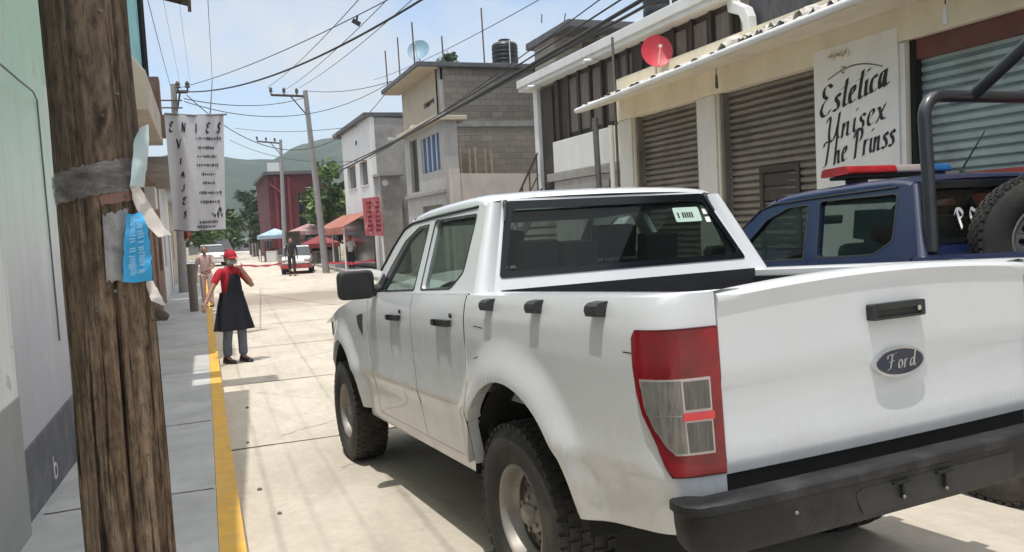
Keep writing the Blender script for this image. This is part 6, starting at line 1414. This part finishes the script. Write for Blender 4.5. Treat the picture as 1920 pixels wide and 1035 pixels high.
def person(label, loc, yaw, h, shirt, trousers, rarm, larm, apron=None, cap=None, mask=None, stride=.06, group=None, sleeve='short', hair=True):
    """local axes: +x forward, +y the person's left; joints for a height of 1.67 m, scaled to h"""
    o = thing('person', label, 'person', loc, (0, 0, yaw), group); S = h/1.67; sc = lambda L: [tuple(c*S for c in p) for p in L]
    P0 = [(0,0,.93),(0,0,1.08),(.01,0,1.24),(.005,0,1.37),(.015,0,1.44),(.03,0,1.50)]; V = list(P0); RA = [(.115,.15),(.10,.135),(.10,.15),(.075,.10),.050,.052]; E = [(i, i+1) for i in range(5)]
    def chain(root, pts, rads):
        i = root
        for p, r_ in zip(pts, rads): V.append(p); RA.append(r_); E.append((i, len(V)-1)); i = len(V)-1
        return i
    legs = {}
    for s in (-1, 1):
        f = stride*s; L = [(0,s*.09,.86),(.03+f*.5,s*.10,.47),(f,s*.10,.09)]; legs[s] = L; i = chain(0, L, [.072,.045,.034]); chain(i, [(f+.11,s*.115,.035),(f+.17,s*.12,.03)], [.035,.028])
    wr = []
    for s, A in ((-1, rarm), (1, larm)):
        i = chain(3, [(0,s*.175,1.365)]+A, [.055,.040,.029]); w = Vector(A[1]); e = Vector(A[0]); hand(V, E, RA, i, (w-e), Vector((.3,s,.2)), s)
    vs, fs = skin_mesh(sc(V), E, [(r_[0]*S, r_[1]*S) if isinstance(r_, tuple) else r_*S for r_ in RA])
    m = MB(); m.add(vs, fs); hc = Vector((.045,0,1.565))
    def face(p):
        q = p.copy()
        if p.x > 0: q.x *= 1 - .10*abs(p.y)/.08; q.z *= 1.0
        if p.x > .05 and abs(p.y) < .018 and -.045 < p.z < .015: q.x += .022*(1-abs(p.y)/.018)      # nose
        if p.x > .04 and abs(abs(p.y)-.032) < .014 and .005 < p.z < .03: q.x -= .008                  # eye sockets
        if p.z < -.05: q.x += .008; q.y *= .85
        return q
    h_ = MB(); ellipsoid(h_, hc, (.095,.076,.115), 28, 20, shape=face)
    for s in (-1, 1): ellipsoid(h_, hc+Vector((-.005,s*.077,-.005)), (.018,.010,.030), 8, 6)
    m.add(sc(h_.v), h_.f); m.build('body', M_SKIN, o, 60)
    for s in (-1, 1): e_ = MB(); ellipsoid(e_, hc+Vector((.082,s*.031,.016)), (.008,.013,.007), 8, 6); e_.v = sc(e_.v); e_.build('eye', M_HAIR, o)
    e_ = MB(); ellipsoid(e_, hc+Vector((.088,0,-.058)), (.006,.024,.006), 8, 4); e_.v = sc(e_.v); e_.build('mouth', M_HAIR, o)
    # clothing
    V, E, RA = list(P0[:5]), [(i, i+1) for i in range(4)], [(.125,.165),(.118,.150),(.118,.168),(.088,.125),.052]
    V[0] = (0,0,.86)
    for s, A in ((-1, rarm), (1, larm)):
        e = Vector(A[0]); sh = Vector((0,s*.178,1.365)); 
        if sleeve == 'short': chain(3, [tuple(sh), tuple(sh.lerp(e,.45)), tuple(sh.lerp(e,.85))], [.068,.060,.058])
        else: chain(3, [tuple(sh), tuple(e), tuple(e.lerp(Vector(A[1]),.92))], [.066,.050,.038])
    vs, fs = skin_mesh(sc(V), E, [(r_[0]*S, r_[1]*S) if isinstance(r_, tuple) else r_*S for r_ in RA]); m = MB(); m.add(vs, fs); m.build('shirt', shirt, o, 60)
    V, E, RA = [(0,0,.94)], [], [(.100,.132)]
    for s in (-1, 1): L = legs[s]; chain(0, [L[0], L[1], (L[2][0],L[2][1],.28), (L[2][0],L[2][1],.085)], [.100,.075,.070,.072])
    vs, fs = skin_mesh(sc(V), E, [(r_[0]*S, r_[1]*S) if isinstance(r_, tuple) else r_*S for r_ in RA]); m = MB(); m.add(vs, fs); m.build('trousers', trousers, o, 60)
    for s in (-1, 1):
        x, y, _ = legs[s][2]; m = MB(); prof = [(-.085,.03,.0,.055),(-.07,.040,.0,.10),(0,.042,.0,.105),(.07,.048,.0,.075),(.14,.050,.0,.06),(.185,.036,.0,.05),(.20,.012,.0,.03)]
        m.grid([[((x+a)*S, (y+s*.008+w_*b)*S, (z1*c)*S) for b, c in ((-1,0),(-1.02,.35),(-.7,.85),(0,1),(.7,.85),(1.02,.35),(1,0),(-1,0))] for a, w_, z0_, z1 in prof]); m.build('shoe', M_BLACKP, o, 60)
    if hair:
        m = MB(); ellipsoid(m, hc+Vector((-.012,0,.012)), (.100,.084,.118), 20, 10, (5 if not cap else -25, 90), shape=(lambda p: Vector((min(p.x, .055 if p.z > .06 else .0), p.y, p.z)))); m.v = sc(m.v); m.build('hair', M_HAIR, o, 60)
    if cap:
        m = MB(); ellipsoid(m, hc+Vector((0,0,.028)), (.108,.092,.105), 24, 8, (0, 90)); c0 = hc+Vector((.07,0,.034))
        m.grid([[tuple(c0+Vector((t*.085*math.cos(a)+.01, .082*math.sin(a)*(1-.15*t), -.018*t-.012*abs(math.sin(a))+dz)) ) for a in [R(-80+160*i/12) for i in range(13)]] for t, dz in ((0,0),(.5,.002),(1,0),(1,-.005),(.5,-.006),(0,-.008))]); m.v = sc(m.v); m.build('cap', cap, o, 60)
    if mask:
        m = MB(); m.grid([[tuple(hc+Vector(((.103+.012*math.cos(b*2))*math.cos(a), .084*math.sin(a), -.025-.03*(1+b)))) for a in [R(-75+150*i/12) for i in range(13)]] for b in (-.95,-.5,0,.5,.9)]); m.v = sc(m.v); m.build('mask', mask, o, 60)
    if apron:
        m = MB(); rows = []
        for z, rx_, ry_, cx in ((.50,.21,.30,.02),(.58,.20,.285,.02),(.72,.185,.255,.02),(.88,.165,.225,.015),(1.00,.145,.19,.01),(1.06,.140,.182,.01)):
            rows.append([(cx+rx_*math.cos(a)*(1+.10*math.sin(a*7+z*3+math.sin(a*3))*(1.06-z)*2), ry_*math.sin(a)*(1+.08*math.sin(a*7+z*3+math.sin(a*3))*(1.06-z)*2), z) for a in [2*math.pi*i/48 for i in range(49)]])
        m.grid(rows); bib = []
        for z, wd in ((1.05,.95),(1.12,.85),(1.20,.70),(1.28,.55),(1.33,.45)):
            rx_ = interp([(1.05,.142),(1.15,.138),(1.28,.136),(1.33,.115)], z); bib.append([(.012+rx_*math.cos(a), .165*math.sin(a), z) for a in [lerp(-wd,wd,i/10) for i in range(11)]])
        m.grid(bib)
        for s in (-1, 1): m.tube([(.10,s*.065,1.32),(.065,s*.075,1.40),(0,s*.07,1.445),(-.05,s*.04,1.44)], .012, 6)
        m.v = sc(m.v); m.build('apron', apron, o, 60)
    return o
M_TEE = mk('red cotton', (.42, .012, .028), .85, var=.18, scale=4, bump=.2, bscale=12)
M_JEAN = mk('faded grey blue denim', (.13, .155, .20), .9, var=.2, scale=6, bump=.2, bscale=20)
M_APR = mk('navy black apron cloth', (.005, .006, .014), .9, var=.25, scale=5, bump=.2, bscale=12)
M_PINK = mk('pale pink cotton', (.60, .42, .38), .85, var=.12, scale=5)
M_DKCL = mk('dark clothing', (.03, .028, .03), .9, var=.3, scale=5)
M_MASK = mk('grey face mask', (.36, .35, .35), .8, var=.1)
pp = onX(440, 682, 9.64)
person('person in red shirt, red cap and long dark apron standing by the yellow kerb', (9.64, 1.70, gz(9.64)), R(-150), 1.67, M_TEE, M_JEAN, [(.06,-.34,1.15),(.12,-.49,.95)], [(.16,.27,1.13),(.20,.09,1.36)], M_APR, M_TEE, M_MASK, .05)
HANG = [(.02,-.24,1.10),(.07,-.25,.86)]; HANGL = [(.02,.24,1.10),(.07,.25,.86)]
p = onX(390, 560, 19); person('person in pale pink clothes on the pavement, behind the one in the red cap', (19, 2.02, gz(15)+.13), R(170), 1.55, M_PINK, M_PINK, HANG, [(.10,.24,1.12),(.22,.14,1.05)], None, None, None, .03)
p = onX(549, 517, 34.5); person('person in dark clothes standing in front of the white and red car', (34.5, p.y, gz(30)), R(175), 1.70, M_DKCL, M_DKCL, HANG, HANGL, None, None, None, .12, None, 'long')
p = onX(668, 500, 34.6); person('person in a pale shirt standing in the dark shop under the awning', (35.4, -4.5, gz(30)), R(150), 1.66, M_PILL, M_DKCL, HANG, HANGL, None, None, None, .05)
